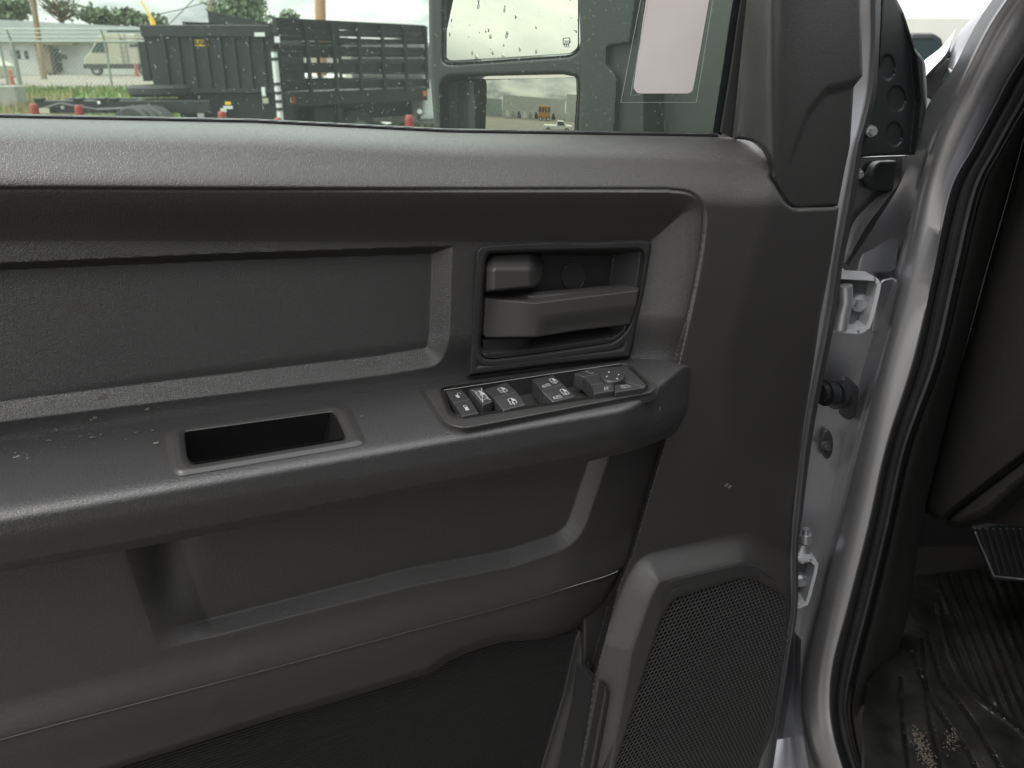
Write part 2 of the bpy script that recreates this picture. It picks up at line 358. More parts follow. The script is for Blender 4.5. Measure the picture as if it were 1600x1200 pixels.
def mirror_mat(name, drops):
    m = bpy.data.materials.new(name); m.use_nodes = True; t = m.node_tree; b = t.nodes['Principled BSDF']; L = t.links.new; N = t.nodes.new
    b.inputs['Metallic'].default_value = 1; b.inputs['Roughness'].default_value = .01; b.inputs['Base Color'].default_value = (.44, .43, .37, 1)
    if drops:
        tc = N('ShaderNodeTexCoord'); mp = N('ShaderNodeMapping'); mp.inputs['Scale'].default_value = (1, 1, .55); L(tc.outputs['Object'], mp.inputs[0])
        vo = N('ShaderNodeTexVoronoi'); vo.inputs['Scale'].default_value = 190; L(mp.outputs[0], vo.inputs['Vector'])
        n = N('ShaderNodeTexNoise'); n.inputs['Scale'].default_value = 95; n.inputs['Detail'].default_value = 2; L(mp.outputs[0], n.inputs['Vector'])
        ad = N('ShaderNodeMath'); ad.operation = 'SUBTRACT'; L(vo.outputs[0], ad.inputs[0])
        r0 = N('ShaderNodeMapRange'); L(n.outputs[0], r0.inputs[0]); r0.inputs[1].default_value = .5; r0.inputs[2].default_value = .72; r0.inputs[3].default_value = 0; r0.inputs[4].default_value = .45; L(r0.outputs[0], ad.inputs[1])
        r = N('ShaderNodeMapRange'); L(ad.outputs[0], r.inputs[0]); r.inputs[1].default_value = 0; r.inputs[2].default_value = -.12; r.inputs[3].default_value = 0; r.inputs[4].default_value = 1
        bp = N('ShaderNodeBump'); bp.inputs['Distance'].default_value = .0012; bp.inputs['Strength'].default_value = .8; L(r.outputs[0], bp.inputs['Height']); L(bp.outputs[0], b.inputs['Normal'])
        mc = N('ShaderNodeMix'); mc.data_type = 'RGBA'; L(r.outputs[0], mc.inputs[0]); mc.inputs[6].default_value = (.44, .43, .37, 1); mc.inputs[7].default_value = (.24, .23, .20, 1); L(mc.outputs[2], b.inputs['Base Color'])
    return m
M['mirror'] = mirror_mat('mirror_glass_wet', True); M['mirror2'] = mirror_mat('mirror_glass_convex', False)

# ================================================================ SETTING
g = MB().box(-400, 400, -300, 700, -.5, 0).build('ground', M['gravel']); tag(g, kind='structure')
# rising bank and far yard beyond the fence
def zc(X, Y): return .62*ss(22, 34, Y)+.22*ss(36, 62, Y)
xs = np.linspace(-120, 60, 60); ys = np.concatenate([np.linspace(20, 40, 30), np.linspace(42, 300, 20)])
Xg, Yg = np.meshgrid(xs, ys); Zg = zc(Xg, Yg)+.006
nx = len(xs); vs = np.stack([Xg.ravel(), Yg.ravel(), Zg.ravel()], -1)
fs = [(j*nx+i, j*nx+i+1, (j+1)*nx+i+1, (j+1)*nx+i) for j in range(len(ys)-1) for i in range(nx-1)]
tag(link('dirt_yard', mesh_np('dirt_yard', vs, fs), M['road']), kind='structure')

def leafcloud(mb, blobs, n, size, rs):
    for (cx, cy, cz, rx, ry, rz) in blobs:
        k = int(n*rx*rz)
        p = rs.normal(size=(k, 3)); p /= np.linalg.norm(p, axis=1)[:, None]
        p *= (rs.random(k)**.45)[:, None]*(1+.25*np.sin(p[:, :1]*5+cx)*np.cos(p[:, 2:]*4+cy))
        p = p*[rx, ry, rz]+[cx, cy, cz]
        for q in p:
            a = rs.normal(size=3); a /= np.linalg.norm(a); b = np.cross(a, rs.normal(size=3)); b /= np.linalg.norm(b)
            s = size*(.6+.8*rs.random()); i = len(mb.v)
            mb.v += [tuple(q-a*s), tuple(q+b*s*.6), tuple(q+a*s), tuple(q-b*s*.6)]; mb.f.append((i, i+1, i+2, i+3))
def X_at(px, py, Y): return float(PY(px, py, Y)[0])
def Z_at(px, py, Y): return float(PY(px, py, Y)[2])
def tree(label, px0, px1, ytop, ybase, Y, dens, size, m, seed, bare=False, ox=None, group='trees beyond the yard'):
    rs = np.random.default_rng(seed)
    x0, x1 = X_at(px0, ytop, Y), X_at(px1, ytop, Y); zt = Z_at((px0+px1)/2, ytop, Y); zb = Z_at((px0+px1)/2, ybase, Y)
    cx = (x0+x1)/2; w = (x1-x0)/2; h = zt-zb; z0 = zc(0, Y)
    t = thing('tree', label, 'tree', (cx, Y, z0), group)
    tr = MB(); tr.tube([(cx, Y, z0), (cx+.1*w, Y, zb+h*.2), (cx, Y, zb+h*.7)], .03*h+.12, 7, .05)
    for k in range(9 if not bare else 60):
        a = rs.random()*6.28; zs = zb+h*(.05+.5*rs.random()); L_ = w*(.5+.5*rs.random())
        e1 = np.array([cx+math.cos(a)*L_*.5, Y+math.sin(a)*L_*.5, zs+h*.2]); e2 = np.array([cx+math.cos(a+.3)*L_, Y+math.sin(a)*L_*.7, min(zt, zs+h*(.3+.3*rs.random()))])
        tr.tube([(cx, Y, zs), e1, e2], .06+.02*w*.4, 5, .02)
    tr.build('trunk', M['bark'], t)
    cr = MB(); bl = []
    for k in range(11):
        a = rs.random()*6.28; r = rs.random()**.5*w*.62; zz = zb+h*(.2+.55*rs.random())
        bl.append((cx+math.cos(a)*r, Y+math.sin(a)*r*.7, zz, w*(.40+.2*rs.random()), w*.5, h*(.30+.14*rs.random())))
    leafcloud(cr, bl, dens*(.18 if bare else 1), size, rs); cr.build('crown', m, t); return t
tree('dark green tree crown at the far left above the white building', -40, 52, -8, 35, 90, 60, .28, M['leaf1'], 1)
tree('nearly bare brown tree above the white building roof beside the leaning pole', 46, 126, -16, 38, 88, 60, .22, M['leaf2'], 2, bare=True)
tree('broad rounded green tree above the middle of the white building roof', 108, 182, 10, 44, 92, 60, .28, M['leaf1'], 3)
tree('rounded green tree crown touching the yellow boom side of the building', 150, 228, 12, 46, 95, 60, .28, M['leaf1'], 4)
tree('small green tree crown just left of the dump body', 220, 262, 24, 50, 96, 60, .28, M['leaf2'], 5)
tree('large pale green tree behind the dump body beside the thin pole', 318, 428, -14, 48, 70, 60, .24, M['leaf2'], 6)
tree('low small tree peeking over the left end of the stake bed', 430, 468, 16, 44, 80, 60, .24, M['leaf2'], 7)

# grass bank below the fence
gm = MB(); rs = np.random.default_rng(3); gd = MB()
for k in range(26000):
    y = 20.5+14*rs.random(); x = -1.0*y+ (y*.5)*rs.random()*1.25-y*.0; x = -.62*y+ .62*y*rs.random()*1.3-1.2
    dry = (rs.random() < .12+.75*(x < -.50*y)*(y < 30)); h = (.10+.14*rs.random())*(1.5 if dry else 1); z = zc(x, y); tgt = gd if dry else gm
    a = rs.random()*3.14; dx_, dy_ = math.cos(a)*.035, math.sin(a)*.035; i = len(tgt.v)
    tgt.v += [(x-dx_, y-dy_, z), (x+dx_, y+dy_, z), (x+rs.normal()*.05, y+rs.normal()*.05, z+h)]; tgt.f.append((i, i+1, i+2))
tag(gm.build('grass', M['grass']), 'short green grass on the bank below the chain link fence', 'grass', kind='stuff')
tag(gd.build('dry_grass', M['drygrass']), 'tall straw coloured grass at the left end of the bank', 'grass', kind='stuff')
xs = np.linspace(-40, 25, 40); ys = np.linspace(19.5, 35, 20); Xg, Yg = np.meshgrid(xs, ys); vs = np.stack([Xg.ravel(), Yg.ravel(), (zc(Xg, Yg)+.014).ravel()], -1)
fs = [(j*40+i, j*40+i+1, (j+1)*40+i+1, (j+1)*40+i) for j in range(19) for i in range(39)]
tag(link('grass_bank', mesh_np('grass_bank', vs, fs), M['grass']), kind='structure')

# chain link fence
fz = lambda y: zc(0, y)
f0 = thing('chain_link_fence', 'tall grey chain link fence with barbed wire arms in front of the white building', 'fence', (-16, 33, 0))
FY = 33.; fg = fz(FY)
topz = Z_at(100, 65, FY)
for px, tx, ty in ((8, 6, 48), (40, 29, 36), (171, 164, 49), (-60, -66, 40), (300, 295, 50), (432, 428, 52)):
    x = X_at(px-13 if px in (40,) else px, 110, FY)
    mb = MB(); mb.tube([(x, FY, fg-.1), (x, FY, topz)], .085 if px == 40 else .045, 8); mb.tube([(x, FY, topz), (x+.02, FY-.22, topz+.42)], .03, 6); mb.build('post', M['galv'], f0, smooth=True)
mb = MB(); mb.tube([(-24, FY, topz), (-6, FY, topz)], .05, 6); mb.build('top_rail', M['galv'], f0)
mb = MB()
for k in range(3):
    q = (k+1)/3.; mb.tube([(-24, FY-.22*q, topz+.42*q), (-6, FY-.22*q, topz+.42*q)],   .02, 4)
mb.build('barbed_wire', M['galv'], f0)
mb = MB(); H_ = topz-fg; sp = .16
for k in range(int((18+H_)/sp)):
    x = -24-H_+k*sp
    for sgn in (1, -1):
        xa, xb = (x, x+H_) if sgn == 1 else (x+H_, x)
        i = len(mb.v); r = .008
        mb.v += [(xa-r, FY+sgn*.004, fg), (xa+r, FY+sgn*.004, fg), (xb+r, FY+sgn*.004, topz), (xb-r, FY+sgn*.004, topz)]; mb.f.append((i, i+1, i+2, i+3))
mb.build('chain_link', M['galv'], f0)

# white building
BY = 63.; bg_ = zc(0, BY)
b0 = thing('warehouse', 'long low white building with a pale metal roof behind the fence', 'building', (-30, BY, bg_))
yaw = .10
mb = MB((X_at(-80, 116, BY), BY, bg_), yaw); Lb = 46
eave = 2.35
mb.prism([(0, -.4), (Lb, -.4), (Lb, eave-1.2), (0, eave)], 0, 12); mb.build('wall', M['wall'], b0)
mb = MB((X_at(-80, 116, BY), BY, bg_), yaw); mb.prism([(0, 0)]*0 or [(-.4, eave), (Lb+.4, eave-1.2), (Lb+.4, eave-.7), (-.4, eave+1.45)], -.5, .3)
mb.add([(-.4, .3, eave+1.45), (Lb+.4, .3, eave-.7), (Lb+.4, 7, eave-.5), (-.4, 7, eave+1.5)], [(0, 1, 2, 3)]); mb.build('roof', M['roofm'], b0)
def bpane(px0, px1, py0, py1, name, m, prot=.03, extra=None):
    x0, x1 = X_at(px0, py0, BY), X_at(px1, py0, BY); xo = X_at(-80, 116, BY)
    z0, z1 = Z_at(px0, py1, BY)-bg_, Z_at(px0, py0, BY)-bg_
    mb = MB((xo, BY, bg_), yaw); mb.box(x0-xo, x1-xo, -prot, .05, max(z0, 0), z1); return mb.build(name, m, b0)
bpane(11, 25, 78, 92, 'window', M['glassd']); bpane(31, 37, 79, 92, 'window', M['glassd']); bpane(75, 85, 76, 112, 'door', M['glassd'], .05)
bpane(55, 75, 68, 114, 'porch_post', M['brown'], .9); bpane(50, 112, 66, 70, 'porch_roof', M['brown'], 1.2); bpane(88, 96, 85, 92, 'sign', M['glassd'], .12)

def wheel(parent, c, r, w, axis_yaw, name='wheel', rim=M['white'], rr=.5):
    # axis horizontal, perpendicular to travel; axis_yaw = direction of the axis
    ax = np.array([math.cos(axis_yaw), math.sin(axis_yaw), 0]); side = np.array([-ax[1], ax[0], 0]); n = 28
    def ring(rad, o): return [tuple(np.array(c)+ax*o+rad*(math.cos(a)*side+math.sin(a)*np.array([0, 0, 1]))) for a in np.linspace(0, 2*math.pi, n, False)]
    mb = MB(); prof = [(r*.55, -w/2), (r*.93, -w/2), (r, -w*.36), (r, w*.36), (r*.93, w/2), (r*.55, w/2)]
    for rad, o in prof: mb.v += ring(rad, o)
    for k in range(len(prof)-1):
        for i in range(n): mb.f.append((k*n+i, k*n+(i+1) % n, (k+1)*n+(i+1) % n, (k+1)*n+i))
    t = mb.build(name, M['tyre'], parent, smooth=True)
    mb = MB(); prof = [(r*.56, -w*.5), (r*.50, -w*.40), (r*.22, -w*.30), (r*.16, -w*.46), (.001, -w*.46)]
    prof2 = [(p, -q) for p, q in prof]
    for pr in (prof, prof2):
        b = len(mb.v)
        for rad, o in pr: mb.v += ring(rad, o)
        for k in range(len(pr)-1):
            for i in range(n): mb.f.append((b+k*n+i, b+k*n+(i+1) % n, b+(k+1)*n+(i+1) % n, b+(k+1)*n+i))
    o = mb.build('rim', rim, None, smooth=True); o.parent = t
    if parent is not None and parent.type == 'EMPTY': o.data.transform(__import__('mathutils').Matrix.Translation([-k for k in parent.location]))
    return t

# ---- camper van
vY = 60.; v0 = thing('camper_van', 'beige high roofed camper van parked beside the white building', 'van', (X_at(185, 110, vY), vY, zc(0, vY)))
x0, x1 = X_at(142, 100, vY), X_at(228, 100, vY); zb = zc(0, vY)
prof = [(x0, zb+.45), (x1, zb+.45), (x1, zb+2.55), (x0+1.6, zb+2.6), (x0+1.15, zb+2.35), (x0+.55, zb+1.45), (x0+.05, zb+1.1)]
MB().prism(prof, vY-1, vY+1).build('body', M['tan'], v0, bevel=.08)
MB().prism([(x0+.62, zb+1.42), (x0+1.75, zb+1.42), (x0+1.75, zb+2.1), (x0+1.15, zb+2.1)], vY-1.02, vY-.98).build('side_window', M['glassd'], v0)
MB().box(x0+3.2, x0+4.0, vY-1.02, vY-.98, zb+1.75, zb+1.95).build('vent', M['glassd'], v0)
MB().box(x0+1.7, x0+3.6, vY-.6, vY+.6, zb+2.6, zb+2.78).build('roof_rack', M['glassd'], v0)
MB().box(x0-.02, x1, vY-1.03, vY-.9, zb+.42, zb+.72).build('sill_trim', M['rubber'], v0)
lad = MB(); [lad.box(x0+2.6+dx_, x0+2.65+dx_, vY-1.06, vY-1.02, zb+.8, zb+2.6) for dx_ in (0, .35)]; [lad.box(x0+2.6, x0+3.0, vY-1.06, vY-1.03, zb+.9+k*.28, zb+.94+k*.28) for k in range(6)]; lad.build('ladder', M['galv'], v0)
for wx in (.75, 3.9): wheel(v0, (x0+wx, vY-.85, zb+.38), .38, .25, math.pi/2, rim=M['galv'])
def cone(px, pytop, Y, h, label, base=True, m=M['orange'], group=None, zb=None):
    x = X_at(px, pytop, Y); z1 = Z_at(px, pytop, Y); z0 = z1-h if zb is None else zb; h = z1-z0
    t = thing('traffic_cone', label, 'traffic cone', (x, Y, z0), group)
    mb = MB(); r = h*.17; mb.tube([(x, Y, z0+.02), (x, Y, z1-.02), (x, Y, z1)], r, 14, .035); mb.build('cone_body', m, t, smooth=True)
    if base: MB().box(x-r*1.3, x+r*1.3, Y-r*1.3, Y+r*1.3, z0, z0+.03).build('base', m, t)
    return t
cone(211, 99, 56, .75, 'small orange cone in front of the beige camper van', zb=zc(0, 56))
cone(15, 109, 40, .75, 'orange cone beside the pale parked car at the left edge', zb=zc(0, 40))
# pale car at left edge
cY = 41.; c0 = thing('parked_car', 'pale hatchback cut off by the left edge, behind the fence', 'car', (X_at(-20, 125, cY), cY, zc(0, cY)))
x1 = X_at(14, 125, cY); zb = zc(0, cY)
MB().prism([(x1-4, zb+.3), (x1, zb+.3), (x1, zb+.85), (x1-.35, zb+1.0), (x1-.95, zb+1.45), (x1-3, zb+1.5), (x1-4, zb+.9)], cY-.8, cY+.8).build('body', M['tan'], c0, bevel=.06)
MB().prism([(x1-.45, zb+.98), (x1-1.0, zb+1.4), (x1-1.9, zb+1.42), (x1-1.9, zb+.98)], cY-.82, cY-.78).build('side_window', M['glassd'], c0)
for wx in (-.75, -3.2): wheel(c0, (x1+wx, cY-.7, zb+.32), .32, .2, math.pi/2)
bl = MB(); bY = 27.; bl.box(X_at(-60, 140, bY), X_at(24, 140, bY), bY, bY+.6, 0, Z_at(10, 134, bY)); tag(bl.build('concrete_block', M['concrete'], bevel=.04), 'grey concrete block standing in dry grass at the left edge', 'block')

# ---- poles, wires, crane
def pole(name, pts, Y, r, m, label):
    P = [PY(a, b, Y) for a, b in pts]; mb = MB(); mb.tube(P, r, 10, r*.85); o = mb.build(name, m, smooth=True); tag(o, label, 'utility pole'); return o
pole('utility_pole', [(70, 130), (46, -40)], 50, .17, M['wood'], 'leaning weathered wooden pole in front of the white building')
pole('utility_pole', [(504, 190), (499, -60)], 19, .125, M['wood2'], 'thick orange brown wooden pole right behind the stake bed truck')
pole('utility_pole', [(331, 60), (328, -40)], 60, .10, M['wood'], 'thin dark pole beside the large pale tree')
wp = [PY(a, b, 60) for a, b in ((240, 24), (285, 14), (335, 0), (380, -15))]; tag(MB().tube(wp, .03, 4).build('power_line', M['rubber']), 'thin power line rising from the boom to the thin pole', 'power line')
wp = [PY(a, b, 58) for a, b in ((262, 40), (290, 12), (320, -18))]; tag(MB().tube(wp, .03, 4).build('power_line', M['rubber']), 'steep power line crossing behind the dump body top', 'power line')
k0 = thing('crane', 'yellow crane boom rising behind the left end of the dump body', 'crane', (X_at(245, 60, 45), 45, 0))
P = [PY(a, b, 45) for a, b in ((246, 60), (236, 28))]; MB().tube(P, .17, 4, .12).build('boom', M['yellow'], k0)
P = [PY(a, b, 45) for a, b in ((236, 28), (220, 0))]; MB().tube(P, .07, 4, .04).build('jib', M['yellow'], k0)
xk, zk = float(PY(246, 60, 45)[0]), float(PY(246, 60, 45)[2]); MB().box(xk+1, xk+4, 44.2, 46, .6, zk-.4).build('cab', M['yellow'], k0)

# ---- stake bed truck
A = np.array([X_at(436, 140, 13.3), 13.3]); B = np.array([X_at(668, 144, 16), 16.]); yw = math.atan2(*(B-A)[::-1]); LS = float(np.hypot(*(B-A)))
s0 = thing('stake_bed_truck', 'black stake bed truck with tall slatted side racks left of the door mirror', 'truck', (A[0], A[1], 0))
zt, zd = 2.19, 1.15
def SB(): return MB((A[0], A[1], 0), yw)
SB().box(0, LS, 0, 2.3, zd-.22, zd).build('deck', M['blackpaint'], s0, bevel=.01)
for yy in (0, 2.24):
    mb = SB()
    for k, (za, zb_) in enumerate(((zd+.02, zd+.15), (zd+.27, zd+.42), (zd+.51, zd+.57), (zd+.585, zd+.67), (zd+.73, zd+.79), (zd+.81, zd+.90), (zd+.91, zt))):
        mb.box(.02, LS, yy, yy+.03, za, zb_)
        mb.box(.02, LS, yy-.012, yy, za+.03, za+.05)
        mb.box(.02, LS, yy-.012, yy, zb_-.04, zb_-.02)
    for k in range(7):
        x = .02+k*(LS-.08)/6; mb.box(x, x+.06, yy-.05, yy-.012, zd-.02, zt-.02)
    mb.build('stake_rack', M['blackpaint'], s0)
mb = SB()
for k in range(6): mb.box(LS-.02, LS+.02, .05, 2.2, zd+.05+k*.17, zd+.15+k*.17)
mb.build('head_rack', M['blackpaint'], s0)
SB().box(.1, LS+.8, .5, .7, zd-.5, zd-.23).build('chassis_rail', M['blackpaint'], s0); SB().box(.1, LS+.8, 1.6, 1.8, zd-.5, zd-.23).build('chassis_rail', M['blackpaint'], s0)
SB().box(.75, 1.35, .1, .6, .45, .9).build('tool_box', M['blackpaint'], s0, bevel=.02)
SB().box(LS*.36, LS*.37, .05, .5, .35, .93).build('mud_flap', M['rubber'], s0)
mb = SB(); mb.box(.16, .28, -.02, -.001, zd-.17, zd-.06); mb.build('tail_lamp', M['redp'], s0)
mb = SB(); mb.box(LS-.14, LS-.05, -.02, -.001, zd-.14, zd-.05); mb.build('marker_lamp', M['amber'], s0)
c = SB().T((LS*.52, .25, .43)); wheel(s0, c, .43, .26, yw+math.pi/2, rim=M['galv'])
c = SB().T((LS*.52, 2.0, .43)); wheel(s0, c, .43, .26, yw+math.pi/2, rim=M['galv'])
mb = SB(); mb.prism([(LS+.12, .5), (LS+2.6, .5), (LS+2.6, 1.15), (LS+1.7, 1.3), (LS+1.2, 1.95), (LS+.12, 1.95)], .2, 2.1); mb.build('cab', M['white'], s0, bevel=.05)
mb = SB(); mb.prism([(LS+.3, 1.3), (LS+1.5, 1.3), (LS+1.1, 1.85), (LS+.3, 1.85)], .17, .21); mb.build('cab_window', M['glassd'], s0)
mb = SB(); mb.tube([(LS-.25, -.02, .75), (LS-.1, .15, .62), (LS+.4, .1, .6)], .05, 8); mb.build('exhaust_pipe', M['galv'], s0, smooth=True)
# white cab of another truck parked beyond, seen through the racks
w0 = thing('pickup_truck', 'white pickup glimpsed through the slats of the stake bed racks', 'pickup', (-3.9, 19.2, 0))
xa, xb = X_at(432, 100, 19.5), X_at(520, 100, 19.5)
MB().prism([(xa-1.3, .5), (xb+.1, .5), (xb+.1, 1.3), (xb-.1, 1.32), (xb-.1, 1.32), (xa+.2, 1.35), (xa-.1, 1.9), (xa-1.3, 1.9)], 18.9, 20.7).build('body', M['white'], w0, bevel=.05)
MB().prism([(xa-1.1, 1.38), (xa+.1, 1.38), (xa-.12, 1.82), (xa-1.1, 1.82)], 18.87, 18.91).build('side_window', M['glassd'], w0)
for wx in (xa-.8, xb-.6): wheel(w0, (wx, 19.0, .38), .38, .25, math.pi/2)
q0 = thing('cargo_body', 'plain black cargo body seen through the right half of the stake racks', 'cargo body', (-2.6, 21, 0))
MB().box(X_at(560, 100, 21), X_at(690, 100, 21), 21, 24, .7, Z_at(620, 62, 21)).build('box', M['blackpaint'], q0, bevel=.03)
for kx in (.6, 1.6): wheel(q0, (X_at(560, 100, 21)+kx, 21.1, .45), .45, .28, math.pi/2)
# ---- marker post between the trucks
pY = 12.9; x = X_at(432, 120, pY); zz0, zz1 = 0, Z_at(430, 76, pY)
p0 = thing('marker_post', 'white post with black bands standing between the dump truck and the stake bed', 'post', (x, pY, 0))
mb = MB(); mb.tube([(x, pY, .0), (x, pY, zz1)], .045, 10); mb.build('post', M['white'], p0, smooth=True)
for py in (78, 92, 131, 145, 158, 170):
    z = Z_at(432, py, pY); mb = MB(); mb.tube([(x, pY, z-.02), (x, pY, z+.018)], .055, 10); mb.build('band', M['rubber'], p0, smooth=True)

# ---- dump truck body
dY = 13.; xa, xb = X_at(236, 100, dY), X_at(424, 100, dY)
d0 = thing('dump_truck', 'black ribbed dump body with a yellow label on its side', 'dump truck', ((xa+xb)/2, dY, 0))
zt_ = Z_at(330, 39, dY); zb_ = Z_at(330, 138, dY)
def DB(): return MB((xa, dY, 0), .02)
Ld = xb-xa
DB().prism([(0, zb_), (Ld, zb_), (Ld, zt_-.1), (-.06, zt_-.1)], 0, 2.2).build('dump_body', M['blackpaint'], d0)
mb = DB(); mb.prism([(-.06, zt_-.16), (Ld+.02, zt_-.16), (Ld+.02, zt_), (-.07, zt_)], -.06, 0); mb.build('top_rail', M['blackpaint'], d0, bevel=.01)
for k in range(8):
    x = .22+k*(Ld-.3)/7.2; mb = DB(); mb.box(x, x+.035, -.05, 0, zb_, zt_-.16); mb.build('rib', M['blackpaint'], d0, bevel=.006)
mb = DB(); mb.box(-.05, Ld+.02, -.07, 0, zb_-.06, zb_); mb.build('floor_edge', M['blackpaint'], d0)
mb = DB(); mb.add([(.25, 2.1, zt_-.1), (Ld-.0, 2.1, zt_-.1), (Ld, 2.1, zt_+.02), (.25, 2.1, zt_+.30), (.25, 2.14, zt_-.1), (Ld-.0, 2.14, zt_-.1), (Ld, 2.14, zt_+.02), (.25, 2.14, zt_+.30)], [(0, 1, 2, 3), (7, 6, 5, 4), (3, 2, 6, 7), (0, 3, 7, 4), (1, 0, 4, 5), (2, 1, 5, 6)]); mb.build('far_side_board', M['blackpaint'], d0)
mb = DB(); mb.box(-.14, -.03, -.02, .05, zb_+.1, zt_-.22); mb.build('tailgate_edge', M['blackpaint'], d0)
mb = DB(); mb.box(.3, Ld+.15, .05, .9, .35, zb_-.07); mb.build('subframe', M['blackpaint'], d0, bevel=.01)
lx0, lx1 = X_at(304, 66, dY)-xa, X_at(325, 66, dY)-xa; lz0, lz1 = Z_at(314, 72, dY), Z_at(314, 62, dY)
dl = DB().box(lx0, lx1, -.012, 0, lz0, lz1).build('maker_label', M['yellow'], d0)
def text(name, body, size, org, xdir, updir, m, parent, extr=.0, bold=0):
    cu = bpy.data.curves.new(name, 'FONT'); cu.body = body; cu.size = size; cu.extrude = extr; cu.offset = bold; cu.align_x = 'CENTER'; cu.align_y = 'CENTER'
    o = bpy.data.objects.new(name, cu); SC.collection.objects.link(o)
    from mathutils import Matrix, Vector
    x = Vector(xdir).normalized(); u = Vector(updir).normalized(); z = x.cross(u).normalized(); u = z.cross(x)
    dg = bpy.context.evaluated_depsgraph_get(); me = bpy.data.meshes.new_from_object(o.evaluated_get(dg)); bpy.data.objects.remove(o)
    mw = Matrix(((x[0], u[0], z[0], org[0]), (x[1], u[1], z[1], org[1]), (x[2], u[2], z[2], org[2]), (0, 0, 0, 1)))
    me.transform(mw); ob = link(name, me, m, None)
    if parent is not None:
        ob.parent = parent; root = parent
        while root.parent: root = root.parent
        me.transform(Matrix.Translation([-k for k in root.location]))
    return ob
tp = DB().T(((lx0+lx1)/2, -.016, (lz0+lz1)/2)); text('lettering', 'RUGBY', (lz1-lz0)*.95, tp, (1, .02, 0), (0, 0, 1), M['void'], dl, bold=.004)
for px, py, w_, h_, m in ((358, 161, 8, 4, 'yellow'), (358, 167.5, 13, 4, 'white'), (416, 157, 8, 7, 'tan'), (413, 143, 5, 12, 'white'), (407, 54, 14, 5, 'white'), (316, 181, 9, 8, 'white'), (351, 172, 8, 5, 'white'), (434, 62, 7, 8, 'white')):
    xx = X_at(px, py, dY)-xa; z = Z_at(px, py, dY); s_ = .0105; mb = DB(); mb.box(xx-w_*s_/2, xx+w_*s_/2, -.085, -.06, z-h_*s_/2, z+h_*s_/2); mb.build('sticker', M[m], d0)
# ---- bare chassis with dual wheels
hY = 12.4; xa2, xb2 = X_at(56, 170, hY), X_at(262, 170, hY); z1 = Z_at(100, 157, hY); z0 = Z_at(100, 177, hY)
h0 = thing('truck_chassis', 'bare black truck frame stretching left of the dump body', 'truck chassis', (xa2, hY, 0))
for yy in (0, .85): MB().box(xa2, xb2+.6, hY+yy, hY+yy+.08, z0, z1).build('frame_rail', M['blackpaint'], h0, bevel=.01)
for k in range(6): x = xa2+.05+k*.37; MB().box(x, x+.08, hY+.08, hY+.85, z0+.03, z1-.02).build('cross_member', M['blackpaint'], h0)
for px in (59, 120, 157, 176): x = X_at(px, 152, hY); MB().box(x-.06, x+.06, hY-.03, hY+.1, z1, z1+.035).build('bracket', M['blackpaint'], h0, bevel=.008)
MB().tube([(xa2+.1, hY-.06, z0+.05), (xa2+.4, hY-.08, z0+.13), (xa2+.9, hY-.06, z0+.05), (xa2+1.6, hY-.05, z0+.08)], .025, 6).build('brake_hose', M['rubber'], h0)
for px, py in ((98, 168), (155, 160), (156, 172), (128, 167)): q = PY(px, py, hY-.02); MB().box(q[0]-.02, q[0]+.02, q[1]-.015, q[1]+.02, q[2]-.02, q[2]+.02).build('clamp', M['white'], h0)
MB().box(*(X_at(62, 172, hY-.1), X_at(78, 172, hY-.1)), hY-.12, hY-.1, Z_at(70, 177, hY-.1), Z_at(70, 169, hY-.1)).build('tag_plate', M['tan'], h0)
for px in (216, 228, 241): wheel(h0, (X_at(px+6, 205, hY-.1), hY-.2, .52), .50 if px == 228 else .49, .22, math.pi/2-.5, rim=M['galv'])
ty = thing('spare_tyre', 'large black tyre lying flat on the bare frame beside the dump body', 'tyre', (X_at(229, 150, 12.6), 12.9, z1))
mb = MB(); cx, cy, cz = X_at(235, 142, 12.6), 13.0, (Z_at(229, 134, 12.6)+z1+.04)/2; hh = (Z_at(229, 134, 12.6)-z1-.03)/2; n = 36; prof = [(.25, -hh), (.42, -hh), (.46, -hh*.5), (.46, hh*.5), (.42, hh), (.25, hh)]
for r_, o_ in prof: mb.v += [(cx+r_*math.cos(a), cy+r_*math.sin(a), cz+o_) for a in np.linspace(0, 2*math.pi, n, False)]
for k in range(5):
    for i in range(n): mb.f.append((k*n+i, k*n+(i+1) % n, (k+1)*n+(i+1) % n, (k+1)*n+i))
mb.build('tyre_body', M['tyre'], ty, smooth=True)
# ---- red marker cones in the near row
for px, py, Y, lb in ((52, 162, 11.6, 'red marker cone at the left end of the bare frame'), (122, 164, 11.6, 'red marker cone before the middle of the bare frame'),
                      (346, 174, 11.2, 'red marker cone in front of the dump body below its white sticker'), (434, 184, 11.2, 'red marker cone at the foot of the white banded post'),
                      (639, 180, 11.0, 'red marker cone in front of the stake bed beside the door mirror')):
    x = X_at(px, py, Y); z = Z_at(px, py, Y); t = thing('marker_cone', lb, 'marker', (x, Y, 0), 'red marker cones in front of the parked trucks')
    MB().tube([(x, Y, .03), (x, Y, z-.05), (x, Y, z-.012), (x, Y, z)], .062, 14, .036).build('cone_body', M['redp'], t, smooth=True)
    MB().box(x-.13, x+.13, Y-.13, Y+.13, 0, .03).build('base', M['rubber'], t)

# ================================================================ THE OPEN-DOOR PICKUP
T0 = thing('pickup_truck', 'silver pickup with its driver door standing open showing the black door trim', 'pickup', (0, 0, 0))
